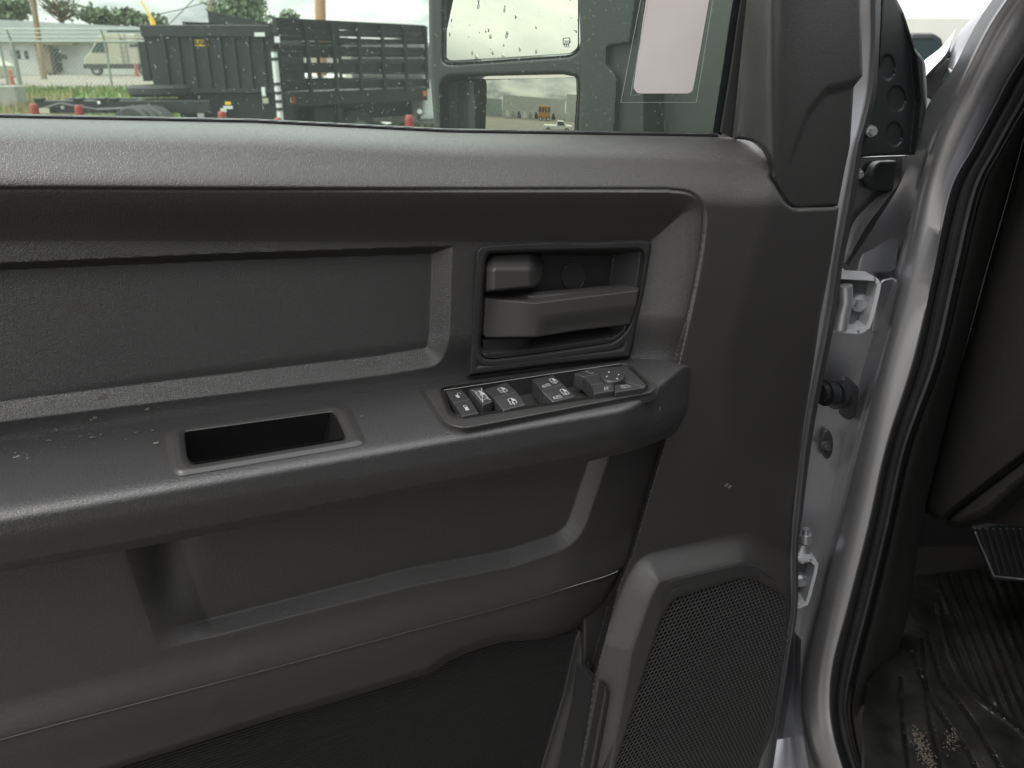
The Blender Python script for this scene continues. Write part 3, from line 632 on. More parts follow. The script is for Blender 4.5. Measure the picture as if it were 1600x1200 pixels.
# ---------------- door panel base
TOP = [(-460, 170), (0, 183), (400, 191), (700, 206), (1120, 213), (1150, 216)]
EDGE_R = [(1311, 324), (1300, 400), (1281, 500), (1268, 590), (1255, 668), (1239, 810), (1235, 875), (1236, 947), (1226, 1020), (1209, 1135), (1200, 1162), (1187, 1190), (1170, 1270), (1140, 1400)]
panel = rp([(-460, 170), (0, 183), (400, 191), (700, 206), (1120, 213), (1150, 216), (1182, 222, 10), (1201, 242, 12), (1208, 266, 6), (1203, 277, 4), (1226, 318, 12), (1242, 327, 8)]+EDGE_R+[(-460, 1400)])
groove = catm([(-460, 299), (0, 296), (350, 297), (700, 297.5), (1000, 297.5), (1050, 298.5), (1078, 303), (1094, 317), (1099, 338), (1096, 380), (1086, 440), (1073, 500), (1055, 576), (1045, 620)], 90)
GI = np.concatenate([groove, [(1000, 900), (-470, 900), (-470, 299)]])
Cout = rp([(-480, 300), (710, 300), (706, 400), (702, 535, 30), (688, 571, 34), (600, 586), (256, 627), (0, 659), (-480, 719)])
Lrec = rp([(-300, 640), (-300, 1150), (300, 1003, 30), (640, 917), (800, 886), (905, 852, 40), (952, 712), (965, 640)])
bulge = rp([(975, 905, 25), (1000, 866, 22), (1168, 826, 26), (1300, 905), (1290, 1400), (870, 1400), (940, 1005)])
SIDE = [(1048, 640), (1042, 681), (1020, 755), (988, 866), (968, 912), (928, 1062), (915, 1150), (890, 1270), (850, 1400)]
BACK = [(-460, 751), (0, 690), (250, 650.5), (660, 598), (735, 589), (1000, 560)]
def w_base(X, Y, d=None):
    q = Y-li(TOP, X)
    w = -.030+.052*(1-np.exp(-np.maximum(q, 0)/17.))+.012*ss(40, 110, q)
    gi = -sdf(GI, X, Y)                                   # >0 inside insert
    ins = .013+.0205*(1-.5*ss(0, 92, gi)-.5*lin(0, 80, gi))-.007*ss(-70, -4, Y-li(BACK, X))-.002*ss(0, 6, gi)
    # recess on the left
    do = -sdf(Cout, X, Y); dt = Y-li([(-460, 431), (0, 411), (350, 396), (650, 386), (720, 384)], X)
    ins = ins-.012*np.minimum(lin(0, 31, do), lin(0, 11, dt))*(X < 720)
    gmix = ss(-3, 3, gi); w = w*(1-gmix)+ins*gmix
    gd_ = path_d(groove, X, Y)
    w = w-.0028*np.exp(-(gd_/3.1)**2)
    # right hand bolster, turning away towards the hinge edge
    crease = liy(catm([(1240, 150), (1236, 210), (1205, 330), (1165, 480), (1138, 600), (1150, 720), (1215, 830), (1260, 950), (1280, 1100)], 80), Y)
    w = w-.030*ss(-15, 150, X-crease)*ss(215, 330, Y)*(1-ss(700, 900, Y))
    # lower half: pocket back left of the bolster edge
    sx = liy(SIDE, Y); yb = li(BACK+[(1045, 575), (1095, 640), (1400, 640)], X); low = ss(12, 40, Y-yb)
    pocket = .006-.051*ss(880, 980, Y)*(1-.75*ss(892, 915, X))+.02*ss(0, 1, (Y-1000)/300)
    bol = .034+.0*X
    bl_ = -sdf(bulge, X, Y); bol = bol+.021*(.4*ss(0, 52, bl_)+.6*lin(2, 50, bl_))*ss(800, 880, Y)
    bol = bol-.030*ss(-15, 150, X-crease)*(1-ss(700, 900, Y))
    bol = bol-.016*(sdf(sp_in, X, Y) < 2)
    lowv = pocket+(bol-pocket)*ss(-9, 1, X-sx)
    w = w*(1-low)+lowv*low
    w = w-.06*((X > 748) & (X < 1010) & (Y > 386) & (Y < 562))*(sdf(hb_mid, X, Y) < 0)
    return w
hb_mid = rp([(750, 450), (753, 400, 8), (760, 391, 8), (850, 388), (1002, 385, 8), (1010, 402, 5), (1003, 450), (986, 518, 14), (960, 540, 12), (842, 557), (770, 566, 6), (749, 562, 8), (746, 540)])
sp_in = rp([(1050, 938, 14), (1072, 927, 10), (1164, 902, 14), (1185, 907, 10), (1231, 935, 6), (1227, 1000), (1205, 1130, 8), (1184, 1188), (1131, 1394), (903, 1394), (962, 1197), (1034, 965)])
relief('door_panel', panel, lambda X, Y, d: tW(X, Y, w_base(X, Y)), M['trim'], T0, step=1.75, skirt=.02, edge=5, er=.003)
# lower padded panel
low_poly = rp([(-460, 900), (300, 800), (1000, 660), (1046, 650), (1040, 683), (1018, 755), (986, 866), (978, 890), (945, 955, 20), (900, 985, 14), (860, 998), (775, 1004, 30), (706, 1030, 18), (672, 1054), (420, 1128), (200, 1198), (-460, 1404)])
lipl = catm([(-460, 1284), (0, 1155), (200, 1102), (400, 1050), (640, 986), (800, 944), (904, 913), (950, 899), (972, 888), (990, 874)], 60)
def w_low(X, Y, d):
    L_ = -sdf(Lrec, X, Y)
    bev = lin(0, 28, L_)*(.7*lin(208, 300, X+(Y-900)*-.35)+.3*ss(190, 330, X+(Y-900)*-.35))
    w = .027-.0115*bev
    yl = li(lipl, X); q = Y-yl
    w = w+.004*ss(-60, -1, q)-.0085*ss(-1, 3.5, q)-.024*ss(10, 90, q)
    w = w-.05*ss(990-60, 1046, X+(Y-680)*.28)*.25
    w = w-.02*(1-ss(0, 16, d))**2*ss(880, 950, Y)
    w = w+.0008*np.exp(-((X-375)**2+(Y-1045)**2)/500.)+.0008*np.exp(-((X-330)**2+((Y-1102)+(X-330)*.5)**2*3)/380.)
    w = w-.006*np.exp(-((X-262)/34.)**2)*(1-ss(880, 990, Y))
    return w
relief('lower_panel', low_poly, lambda X, Y, d: tW(X, Y, w_low(X, Y, d)), M['trim'], T0, step=1.9, skirt=.03, edge=4, er=.002)
# bright moulded lip line along the lower pad
P = [PW(a, b, .0245+.004) for a, b in lipl[3:-9]]; me_ = MB().tube(P, .0007, 6, .0004).build('trim_lip', M['seam'], T0, smooth=True)
# ribbed map pocket cloth
pock = rp([(-460, 1375), (200, 1180), (420, 1112), (672, 1040), (700, 1022, 8), (780, 990), (902, 990), (880, 1085), (846, 1200), (832, 1280), (795, 1400), (-460, 1402)])
def w_pock(X, Y, d):
    P = pt(X, Y, tW(X, Y, -.02)); vv = (P-CAM) @ V
    return -.020+.0013*np.sin(vv/.00315*2*math.pi)
relief('map_pocket', pock, lambda X, Y, d: tW(X, Y, w_pock(X, Y, d)), M['rib'], T0, step=1.25, skirt=.006, edge=0)
flange = rp([(905, 985), (910, 995), (928, 1063), (916, 1130), (903, 1197), (888, 1280), (850, 1400), (790, 1400), (828, 1280), (845, 1200), (880, 1085), (899, 1000)])
relief('pocket_side', flange, lambda X, Y, d: tW(X, Y, -.018+.030*ss(0, 62, X-liy([(902, 985), (880, 1085), (846, 1200), (828, 1280), (790, 1400)], Y))), M['soft'], T0, step=1.4, skirt=.01, edge=2, er=.001)
bar = rp([(928, 1063, 3), (942, 1066, 5), (957, 1096, 8), (955, 1130), (946, 1197), (934, 1280), (900, 1400), (846, 1400), (886, 1280), (903, 1197), (918, 1130)])
relief('pocket_pull', bar, lambda X, Y, d: tW(X, Y, .030+.022*ss(0, 1, (X-liy([(928, 1063), (903, 1197), (886, 1280), (846, 1400)], Y))/26.)-.02*ss(20, 46, X-liy([(928, 1063), (903, 1197), (886, 1280), (846, 1400)], Y))), M['soft'], T0, step=1.3, skirt=.03, edge=3, er=.002)

# ---------------- speaker grille
sp_out = rp([(1031, 922, 22), (1046, 906, 14), (1162, 879, 16), (1188, 886, 10), (1236, 924), (1236, 948), (1226, 1021), (1208, 1138), (1189, 1186), (1135, 1398), (885, 1398), (944, 1198), (969, 1120), (1019, 944)])
sp_in = rp([(1050, 938, 14), (1072, 927, 10), (1164, 902, 14), (1185, 907, 10), (1231, 935, 6), (1227, 1000), (1205, 1130, 8), (1184, 1188), (1131, 1394), (903, 1394), (962, 1197), (1034, 965)])
def w_spk(X, Y, d=None): return .0575-.003*ss(0, 200, np.abs(X-1110))
relief('speaker_bezel', sp_out, lambda X, Y, d: tW(X, Y, w_spk(X, Y)-.0015-.0035*lin(12, 24, d)), M['soft'], T0, step=1.2, holes=[sp_in], skirt=.01, edge=2.5, er=.002)
# perforated mesh: hexagonal plates with round holes, laid out in door measure
mb = MB(); hexs = .0052; hv, hf = [], []
O = (PW(1100, 1050, .052)-CAM)
poly_in = np.array([[(PW(a, b, .052)-CAM) @ U, (PW(a, b, .052)-CAM) @ V] for a, b in sp_in])
o_u, o_v = O @ U, O @ V; w0_ = (D0+.052)
us = np.arange(poly_in[:, 0].min()-.01, poly_in[:, 0].max()+.01, hexs); k = 0; ctr = []
v_ = poly_in[:, 1].min()-.005
while v_ < poly_in[:, 1].max()+.005:
    ctr += [(u_+(hexs/2 if k % 2 else 0), v_) for u_ in us]; v_ += hexs*.866; k += 1
ctr = np.array(ctr); sd_ = sdf(poly_in, ctr[:, 0], ctr[:, 1]); ctr = ctr[sd_ < .002]
ang = np.radians(30+60*np.arange(6)); R_ = hexs/2/math.cos(math.pi/6)
hx, hy = np.cos(ang)*R_, np.sin(ang)*R_; ri = hexs*.43; cxh, cyh = np.cos(ang)*ri*1.03, np.sin(ang)*ri*1.03
verts = []; faces = []
for (cu_, cv_) in ctr:
    b = len(verts)
    for j in range(6): verts.append(CAM+U*(cu_+hx[j])+V*(cv_+hy[j])+Nn*w0_)
    for j in range(6): verts.append(CAM+U*(cu_+cxh[j])+V*(cv_+cyh[j])+Nn*(w0_-.0004))
    for j in range(6): verts.append(CAM+U*(cu_+cxh[j])+V*(cv_+cyh[j])+Nn*(w0_-.0009))
    for j in range(6):
        j2 = (j+1) % 6; faces.append((b+j, b+j2, b+6+j2, b+6+j)); faces.append((b+6+j, b+6+j2, b+12+j2, b+12+j))
sg = link('speaker_grille', mesh_np('speaker_grille', verts, faces, False), M['mesh'], T0)
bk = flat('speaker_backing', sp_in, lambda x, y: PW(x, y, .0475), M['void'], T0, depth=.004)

# ---------------- armrest
BACK = [(-460, 751), (0, 690), (250, 650.5), (660, 598), (735, 589), (1000, 560)]
FRONT = [(-460, 876), (0, 799), (256, 756), (560, 707), (755, 674), (900, 645), (1000, 622), (1050, 604), (1075, 590), (1092, 574)]
arm = rp([(-460, 751), (0, 690), (250, 650.5), (660, 598), (735, 589), (1000, 560), (1030, 566), (1052, 572), (1082, 572, 8), (1092, 582, 8), (1088, 615, 10), (1078, 655, 16), (1052, 681, 20), (990, 704), (900, 726), (760, 751), (640, 774), (450, 811), (200, 859), (0, 894), (-460, 985)])
cub_out = rp([(256, 678, 12), (272, 669, 6), (522, 628, 12), (546, 634, 10), (573, 692, 10), (560, 698, 6), (282, 745, 12), (265, 738, 10)])
cub_in = rp([(288, 675, 4), (520, 643.5, 5), (539, 684, 6), (300, 723.5, 7), (293, 716, 4)])
sw_out = rp([(652, 606, 8), (672, 600), (985, 565, 14), (1031, 606, 10), (1024, 619, 10), (880, 647), (724, 677, 14), (692, 668, 14)])
sw_in = rp([(694, 610, 4), (972, 568, 8), (985, 571, 8), (1013, 602, 6), (1006, 609, 5), (905, 622), (720, 650, 10), (706, 645, 8)])
def t_arm(X, Y, d):
    yf = li(FRONT, X)
    tt = tT(X, Y, 0.)
    wf = .107-.085*ss(0, 1, (X-960)/150.)**1.3
    q = Y-yf
    wf = wf-.020*ss(35, 120, q)
    tf = tW(X, Y, wf)
    k = .012
    h = np.clip(.5+.5*(tt-tf)/k, 0, 1); t = tf+(tt-tf)*h+k*h*(1-h)      # smooth maximum: rounded front edge
    t = t+.012*(1-ss(0, 14, d))*ss(-5, 25, q)
    return t
g1 = sdf(sw_out, *np.meshgrid([0, 1], [0, 1]))
relief('armrest', arm, t_arm, M['trim2'], T0, step=1.8, holes=[rp([(272, 675), (524, 636), (552, 689), (288, 736)]), rp([(684, 607), (984, 566), (1018, 606), (712, 658)])], skirt=.02, edge=2, er=.001, hdir=-V)
cb = relief('storage_cup', cub_out, lambda X, Y, d: tT(X, Y, .0006+.0022*ss(0, 12, d)), M['soft'], T0, step=1.0, holes=[cub_in], skirt=.004, edge=2.5, er=.0012, back=-V)
def well(name, poly, h, depth, m, parent, shrink=.93, back=0.):
    top = [np.array(PT(x, y, h)) for x, y in poly]; c = sum(top)/len(top); n = len(top)
    bot = [c+(p-c)*shrink-V*depth-Nn*back for p in top]
    fs = [(i, (i+1) % n, n+(i+1) % n, n+i) for i in range(n)]+[tuple(reversed(range(n, 2*n)))]
    me = mesh_np(name, top+bot, fs); sharp(me, 40); return link(name, me, m, parent)
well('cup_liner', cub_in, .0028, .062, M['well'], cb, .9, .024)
sb = relief('window_switch_panel', sw_out, lambda X, Y, d: tT(X, Y, .0006+.0040*ss(0, 9, d)), M['soft'], T0, step=.9, holes=[sw_in], skirt=.004, edge=2.5, er=.0012, back=-V)
M['well2'] = mat('switch_recess_plastic', (.028, .028, .028), .4)
well('switch_well', sw_in, .0046, .014, M['well2'], sb, .99)
P = [PT(a, b, .0050) for a, b in ((694, 609.5), (830, 589), (968, 568.5))]; MB().tube(P, .0003, 5).build('well_edge', M['seam'], sb)
z5 = lambda p: (p[0]/3.6364+700, p[1]/3.6364+340)
z6 = lambda p: (p[0]/3.4783+640, p[1]/3.4783+540)
def key(name, q, h, zf, depth=.012, bevel=.0010, mt='key'):
    pts = [zf(p) for p in q]; hs = h if hasattr(h, '__len__') else [h]*len(pts)
    top = [np.array(PT(x, y, hh)) for (x, y), hh in zip(pts, hs)]; n = len(top)
    vs = top+[p-V*depth for p in top]; fs = [tuple(range(n)), tuple(reversed(range(n, 2*n)))]+[((i+1) % n, i, n+i, n+(i+1) % n) for i in range(n)]
    me = mesh_np(name, vs, fs, False); o = link(name, me, M[mt], sb)
    b = o.modifiers.new('bevel', 'BEVEL'); b.width = bevel; b.segments = 3; b.limit_method = 'ANGLE'; b.angle_limit = math.radians(30); b.harden_normals = False
    return o, pts, hs
def icon(name, q, h, strokes, fills=(), lw=.0005, parent=None):
    """strokes in the 0..1 square of a key's top face"""
    q = [np.array(PT(x, y, hh+.0004)) for (x, y), hh in zip(q, h)]
    def at(s, t): return (1-t)*((1-s)*q[0]+s*q[1])+t*((1-s)*q[3]+s*q[2])
    vs, fs = [], []
    for st in strokes:
        P = [at(*p) for p in st]
        for a, b in zip(P[:-1], P[1:]):
            d = b-a; L_ = np.linalg.norm(d)
            if L_ < 1e-7: continue
            d = d/L_; s = np.cross(V, d); s /= np.linalg.norm(s); i = len(vs); w_ = lw/2
            vs += [a-d*w_*.6-s*w_, b+d*w_*.6-s*w_, b+d*w_*.6+s*w_, a-d*w_*.6+s*w_]; fs.append((i, i+1, i+2, i+3))
    for fl in fills:
        i = len(vs); P = [at(*p) for p in fl]; vs += P; fs.append(tuple(range(i, i+len(P))))
    return link(name, mesh_np(name, vs, fs, False), M['icon'], sb)
def arc(cx, cy, rx, ry, a0, a1, n=10): return [(cx+rx*math.cos(math.radians(a0+(a1-a0)*k/n)), cy+ry*math.sin(math.radians(a0+(a1-a0)*k/n))) for k in range(n+1)]
WIN = [[(.22, .78), (.22, .30), (.40, .22), (.62, .22), (.80, .40), (.80, .78), (.22, .78)], [(.22, .52), (.80, .52)]]
WFILL = [[(.52, .50), (.80, .50), (.80, .40), (.62, .22), (.52, .22)]]
ARROW = [[(.50, .95), (.50, .60)], [(.42, .70), (.50, .58), (.58, .70)]]
def autotx(q, h, s0, t0, w_, h_):
    S = []
    x = s0; g = w_/4.6
    S += [[(x, t0+h_), (x+g*.45, t0), (x+g*.9, t0+h_)], [(x+g*.2, t0+h_*.65), (x+g*.7, t0+h_*.65)]]; x += g*1.2
    S += [[(x, t0), (x, t0+h_*.8), (x+g*.4, t0+h_), (x+g*.8, t0+h_*.8), (x+g*.8, t0)]]; x += g*1.15
    S += [[(x, t0), (x+g*.8, t0)], [(x+g*.4, t0), (x+g*.4, t0+h_)]]; x += g*1.1
    S += [[(x, t0), (x+g*.8, t0), (x+g*.8, t0+h_), (x, t0+h_), (x, t0)]]
    return S
# lock / unlock
o, q, h = key('lock_switch', [(196, 246), (284, 236), (331, 291), (239, 310)], [.0055]*4, z6)
icon('icon', q, h, [arc(.62, .45, .10, .16, 180, 350)], [[(.36, .45), (.54, .45), (.54, .70), (.36, .70)]], .0005)
o, q, h = key('lock_switch', [(240, 312), (332, 293), (378, 364), (286, 382)], [.0055]*4, z6)
icon('icon', q, h, [arc(.48, .45, .08, .16, 180, 360)], [[(.38, .45), (.58, .45), (.58, .70), (.38, .70)]], .0005)
o, q, h = key('lockout_switch', [(322, 236), (392, 222), (452, 300), (396, 322)], [.0075]*4, z6)
icon('icon', q, h, WIN+[[(.15, .12), (.88, .90)], [(.88, .12), (.15, .90)]], WFILL, .0006)
for qq, name, au in (([(205, 975), (335, 935), (395, 990), (262, 1025)], 'window_switch', 0), ([(263, 1027), (396, 992), (445, 1062), (315, 1096)], 'window_switch', 0),
                     ([(478, 918), (600, 893), (655, 943), (535, 985)], 'window_switch', 1), ([(536, 987), (656, 945), (725, 1016), (598, 1048)], 'window_switch', 1)):
    rear = qq[0][1] < 980 and qq[0][0] in (205, 478)
    o, q, h = key(name, qq, [.0065, .0065, .0085, .0085] if rear else [.0085, .0085, .0045, .0045], z5)
    q2 = [tuple(np.array(q[0])*(1-a)*(1-b)+np.array(q[1])*a*(1-b)+np.array(q[3])*(1-a)*b+np.array(q[2])*a*b) for a, b in ((.34+.22*au, .12), (.80+.15*au, .12), (.80+.15*au, .88), (.34+.22*au, .88))]
    icon('icon', q2, h, WIN+ARROW, WFILL, .0006)
    if au: icon('lettering', q, h, autotx(q, h, .14, .62, .36, .22), (), .0004)
# mirror adjuster block
o, q, h = key('mirror_select_switch', [(893, 150), (975, 124), (1036, 152), (944, 168)], [.0075]*4, z6)
icon('lettering', q, h, [[(.62, .2), (.62, .7), (.80, .7)]], (), .0005)
key('mirror_select_switch', [(945, 170), (1037, 154), (1110, 196), (990, 214)], [.0075]*4, z6)
o, q, h = key('mirror_select_switch', [(991, 216), (1110, 199), (1113, 243), (1003, 260)], [.0075]*4, z6)
icon('lettering', q, h, [[(.55, .85), (.55, .45), (.70, .45), (.70, .62), (.55, .62)], [(.60, .62), (.72, .85)]], (), .0005)
key('mirror_control_base', [(980, 122), (1180, 112), (1286, 212), (1278, 226), (1190, 200), (1040, 152)], [.0070]*6, z6, bevel=.0006)
o, q, h = key('mirror_fold_switch', [(1115, 212), (1195, 202), (1276, 226), (1116, 252)], [.0085]*4, z6)
icon('icon', q, h, [[(.30, .30), (.62, .28), (.66, .62), (.34, .66), (.30, .30)], [(.42, .30), (.44, .64)]], (), .0005)
el = [(1103+67*math.cos(a), 160+33*math.sin(a)) for a in np.linspace(0, 2*math.pi, 28, False)]
o, q, h = key('mirror_joystick', el, .0105, z6, bevel=.0016)
for (cx, cy), dx_, dy_ in (((1083, 143), 0, -1), ((1137, 158), 1, 0), ((1128, 180), 0, 1), ((1070, 168), -1, 0)):
    tri = [(cx+9*dx_-5*dy_, cy+6*dy_-5*dx_), (cx+9*dx_*-.2+7*dy_, cy-3*dy_+5*dx_), (cx-8*dx_-7*dy_*0, cy-6*dy_)]
    P = [np.array(PT(*z6(p), .0109)) for p in ((cx-6, cy+4), (cx+6, cy+4), (cx, cy-4))] if dy_ < 0 else [np.array(PT(*z6(p), .0109)) for p in (((cx-6, cy-3), (cx+6, cy-3), (cx, cy+4)) if dy_ > 0 else ((cx-dx_*5, cy-4), (cx+dx_*6, cy), (cx-dx_*5, cy+4)))]
    link('arrow', mesh_np('arrow', P, [(0, 1, 2)], False), M['icon'], sb)

# ---------------- inside door handle
hb_out = rp([(742, 396, 0), (747, 384, 10), (768, 380, 8), (850, 376), (930, 377), (1002, 373, 8), (1019, 377, 10), (1018, 392), (1004, 478), (985, 559), (860, 572), (731, 589), (736, 500)])
hb_in = rp([(756, 450), (759, 406, 8), (764, 396, 8), (850, 394), (1002, 391, 8), (1005, 402, 5), (998, 450), (980, 514, 14), (958, 534, 12), (842, 551), (770, 560, 6), (754, 558, 8), (751, 540)])
HB = relief('door_handle', hb_out, lambda X, Y, d: tW(X, Y, .0125+.0040*ss(0, 5, d)-.002*ss(10, 18, d)-.004*ss(430, 560, Y)), M['soft'], T0, step=1.0, holes=[hb_in], skirt=.015, edge=2.5, er=.0015)
def w_bowl(X, Y, d):
    dr = liy([(1005, 396), (998, 450), (980, 514), (960, 534)], Y)-X; db = li([(750, 560), (842, 551), (958, 534), (985, 515)], X)-Y
    return .010-.024*np.minimum.reduce([lin(0, 7, Y-392), lin(0, 5, X-750), lin(4, 46, dr), lin(6, 34, db)])
relief('handle_bowl', hb_in, lambda X, Y, d: tW(X, Y, w_bowl(X, Y, d)), M['dark'], HB, step=1.2, skirt=0, edge=0)
cap = rp([(758, 408, 8), (768, 397, 8), (838, 394, 8), (851, 402, 8), (847, 442, 8), (835, 449), (757, 457, 2)])
relief('handle_cap', cap, lambda X, Y, d: tW(X, Y, .006+.012*ss(395, 425, Y)-.020*ss(825, 852, X)-.006*(1-ss(757, 775, X))), M['lever'], HB, step=.9, skirt=.02, edge=4, er=.004)
lump = rp([(752, 531), (760, 527), (841, 525), (839, 540, 6), (826, 552, 6), (768, 560, 4), (753, 556, 4)])
relief('handle_pivot', lump, lambda X, Y, d: tW(X, Y, .004-.010*ss(815, 842, X)-.006*ss(545, 560, Y)), M['dark'], HB, step=.9, skirt=.02, edge=4, er=.003)
lev = rp([(758, 460, 4), (800, 463), (838, 461), (900, 456), (999, 446, 3), (994, 478), (984, 507, 3), (900, 517), (838, 527), (760, 528, 2), (755, 524, 3)])
def w_lev(X, Y, d):
    yt = li([(757, 466), (838, 474), (850, 472), (999, 454)], X)
    w = .022-.014*(1-ss(757, 848, X))**1.2-.003*ss(850, 1000, X)
    w = w-.012*(1-ss(-9, 1, Y-yt))
    w = w-.005*ss(18, 50, Y-yt)*ss(835, 860, X)
    return w
relief('handle_lever', lev, lambda X, Y, d: tW(X, Y, w_lev(X, Y, d)), M['lever'], HB, step=.9, skirt=.010, edge=2.5, er=.0012)
plug = [(896+17.5*math.cos(a), 432+21*math.sin(a)) for a in np.linspace(0, 2*math.pi, 26, False)]
flat('screw_cover', plug, lambda x, y: PW(x, y, -.0125), M['key'], HB, depth=.004, bevel=.0005)

P = [PW(896+17.5*math.cos(a), 432+21*math.sin(a), -.0125) for a in np.linspace(0, 2*math.pi, 26)]; MB().tube(P, .00028, 6).build('cover_rim', M['lever'], HB)
# ---------------- window: belt seal, glass, frame, sticker
seal = rp([(-460, 165), (0, 178), (400, 186), (700, 201), (1122, 208), (1124, 215), (700, 208.5), (400, 193.5), (0, 185.5), (-460, 173)])
relief('belt_seal', seal, lambda X, Y, d: tW(X, Y, -.030), M['rubber'], T0, step=1.5, skirt=.006, edge=2.2, er=.002)
glass = [(-480, -120), (-480, 178), (0, 190), (400, 198), (700, 212), (1128, 219), (1160, 0), (1178, -120)]
flat('door_window', glass, lambda x, y: PW(x, y, -.044), M['glass'], T0, depth=.004)
wf = rp([(1185, -120), (1157, 0), (1124, 207), (1126, 214), (1150, 217), (1172, 0), (1198, -120)])
def strip(name, L_, R_, ws, m):
    rl = []
    for f, w in ws: rl.append([PW(p[0]+(q[0]-p[0])*f, p[1]+(q[1]-p[1])*f, w) for p, q in zip(L_, R_)])
    return loft(name, rl, m, T0, 40, ang=70)
strip('window_channel', [(1171, -120), (1145, 0), (1129, 105), (1113, 208)], [(1187, -120), (1161, 0), (1144, 106), (1127, 211)], [(0, -.043), (.05, -.038), (.95, -.038), (1.05, -.036)], M['housing'])
strip('window_frame', [(1184, -120), (1157, 0), (1141, 104), (1124, 206)], [(1199, -120), (1176, 0), (1166, 110), (1152, 220)], [(0, -.044), (.03, -.032), (.12, -.028), (.9, -.026), (1.0, -.026)], M['soft'])
def Wp(w): return lambda x, y: PW(x, y, w)
flat('window_sticker', rp([(1016, -40), (1115, -40), (1085, 128, 0), (1082, 142, 7), (1076, 146, 6), (996, 146, 7), (990, 138, 6), (1001, 60)]), Wp(-.0435), M['paper'], T0, depth=.0003)
P = [PW(a, b, -.0433) for a, b in ((1009, -30), (1001, 0), (970, 160), (1088, 160), (1114, 0))]; MB().tube(P, .00022, 4).build('film_edge', M['icon'], T0)
P = [PW(a, b, -.0433) for a, b in ((1018, -30), (1012, 0), (985, 150), (1000, 148))]; MB().tube(P, .00018, 4).build('film_edge', M['icon'], T0)
# corner cover by the mirror
corner = rp([(1193, -120), (1172, 0), (1149, 217), (1178, 220, 10), (1199, 238, 12), (1208, 263, 5), (1205, 277, 4), (1226, 314, 10), (1242, 326, 8), (1309, 322), (1319, 270), (1328, 227), (1334, 136), (1348, 118), (1346, 0), (1345, -120)])
def w_cor(X, Y, d):
    rx = liy([(1222, -120), (1208, 0), (1207, 150), (1210, 260)], Y)
    w = -.016+.040*ss(-58, 2, X-rx)-.028*ss(0, 14, X-rx)*.25-.014*ss(20, 150, X-rx)
    cr_ = Y-li([(1200, 330), (1240, 235), (1262, 175), (1290, 140), (1340, 128)], X)
    return w-.004*ss(-8, 12, cr_)*ss(1225, 1250, X)
relief('corner_cover', corner, lambda X, Y, d: tW(X, Y, w_cor(X, Y, d)), M['trim_corner'], T0, step=2.2, skirt=.004, edge=4, er=.003)

# door edge sheet metal, weatherstrip, hinge side
edge_s = [(1362, -120), (1360, 0), (1361, 60), (1358, 118), (1354, 150), (1345, 190), (1335, 227), (1326, 275), (1317, 323), (1302, 410), (1289, 500), (1257, 670), (1245, 800), (1240, 860), (1240, 950), (1229, 1030), (1212, 1150), (1196, 1270)]
rail = lambda dx_, w: [PW(x+dx_, y, w) for x, y in edge_s]
def rails_w(tab): return [[PW(x, y, w) for x, y in t] for t, w in tab]
loft('door_shell', [[PW(x-22, y, -.055) for x, y in edge_s], [PW(x-9, y, -.050) for x, y in edge_s], [PW(x+1, y, -.046) for x, y in edge_s], [PW(x+2, y, -.060) for x, y in edge_s]], M['silver'], T0)
ws_w = [17, 16, 13, 13, 14, 14, 12, 15, 17, 15, 15, 14, 9, 7, 6, 4, 3, 3]
def wsr(f, w): return [PW(x+k*f, y, w) for (x, y), k in zip(edge_s, ws_w)]
loft('door_weatherstrip', [wsr(-.1, -.052), wsr(.1, -.042), wsr(.5, -.036), wsr(.9, -.042), wsr(1.05, -.055), wsr(1.0, -.09)], M['rubber_dull'], T0)
# black front face of the door with pressed circles
bf = rp([(1379, -120), (1376, 0), (1372, 100), (1362, 170), (1350, 215), (1341, 246), (1380, 243), (1429, 242), (1440, 205), (1449, 159, 10), (1446, 96, 10), (1430, 76), (1412, 20), (1402, 0), (1385, -120)])
circ = [(1387, 105, 12, 21), (1401, 154, 15, 21), (1397, 210, 14, 20)]
def w_bf(X, Y, d):
    w = -.06+.012*ss(0, 1, (X-liy([(1402, 0), (1420, 76), (1428, 159), (1420, 242)], Y))/14.)-.02*ss(16, 40, X-liy([(1402, 0), (1420, 76), (1428, 159), (1420, 242)], Y))
    for cx, cy, rx, ry in circ:
        r = np.hypot((X-cx)/rx, (Y-cy)/ry); w = w-.0022*(1-ss(.86, 1.0, r))
    return w
relief('hinge_side_cover', bf, lambda X, Y, d: tW(X, Y, w_bf(X, Y, d)), M['housing'], T0, step=1.8, skirt=.03, edge=4, er=.003)
def bolt(px, py, dist, r, name='bolt', m='steel', parent=T0, flange=1.5, hx=True):
    c = np.array(PY(px, py, dist)); n = 6 if hx else 16; e1 = np.array([1., 0, 0]); e3 = np.array([0, 0, 1.]); mb = MB()
    def cyl(rad, y0, y1, n):
        b = len(mb.v)
        for yy, q in ((y1, 1.), (y0, .94)): mb.v.extend([tuple(c+rad*q*(math.cos(a)*e1+math.sin(a)*e3)+np.array([0, yy, 0])) for a in np.linspace(.3, 2*math.pi+.3, n, False)])
        mb.f.extend([(b+i, b+(i+1) % n, b+n+(i+1) % n, b+n+i) for i in range(n)]); mb.f.append(tuple(b+n+i for i in reversed(range(n))))
    cyl(r*flange, -.002, .004, 20); cyl(r, -.008, -.001, n)
    return mb.build(name, M[m], parent)
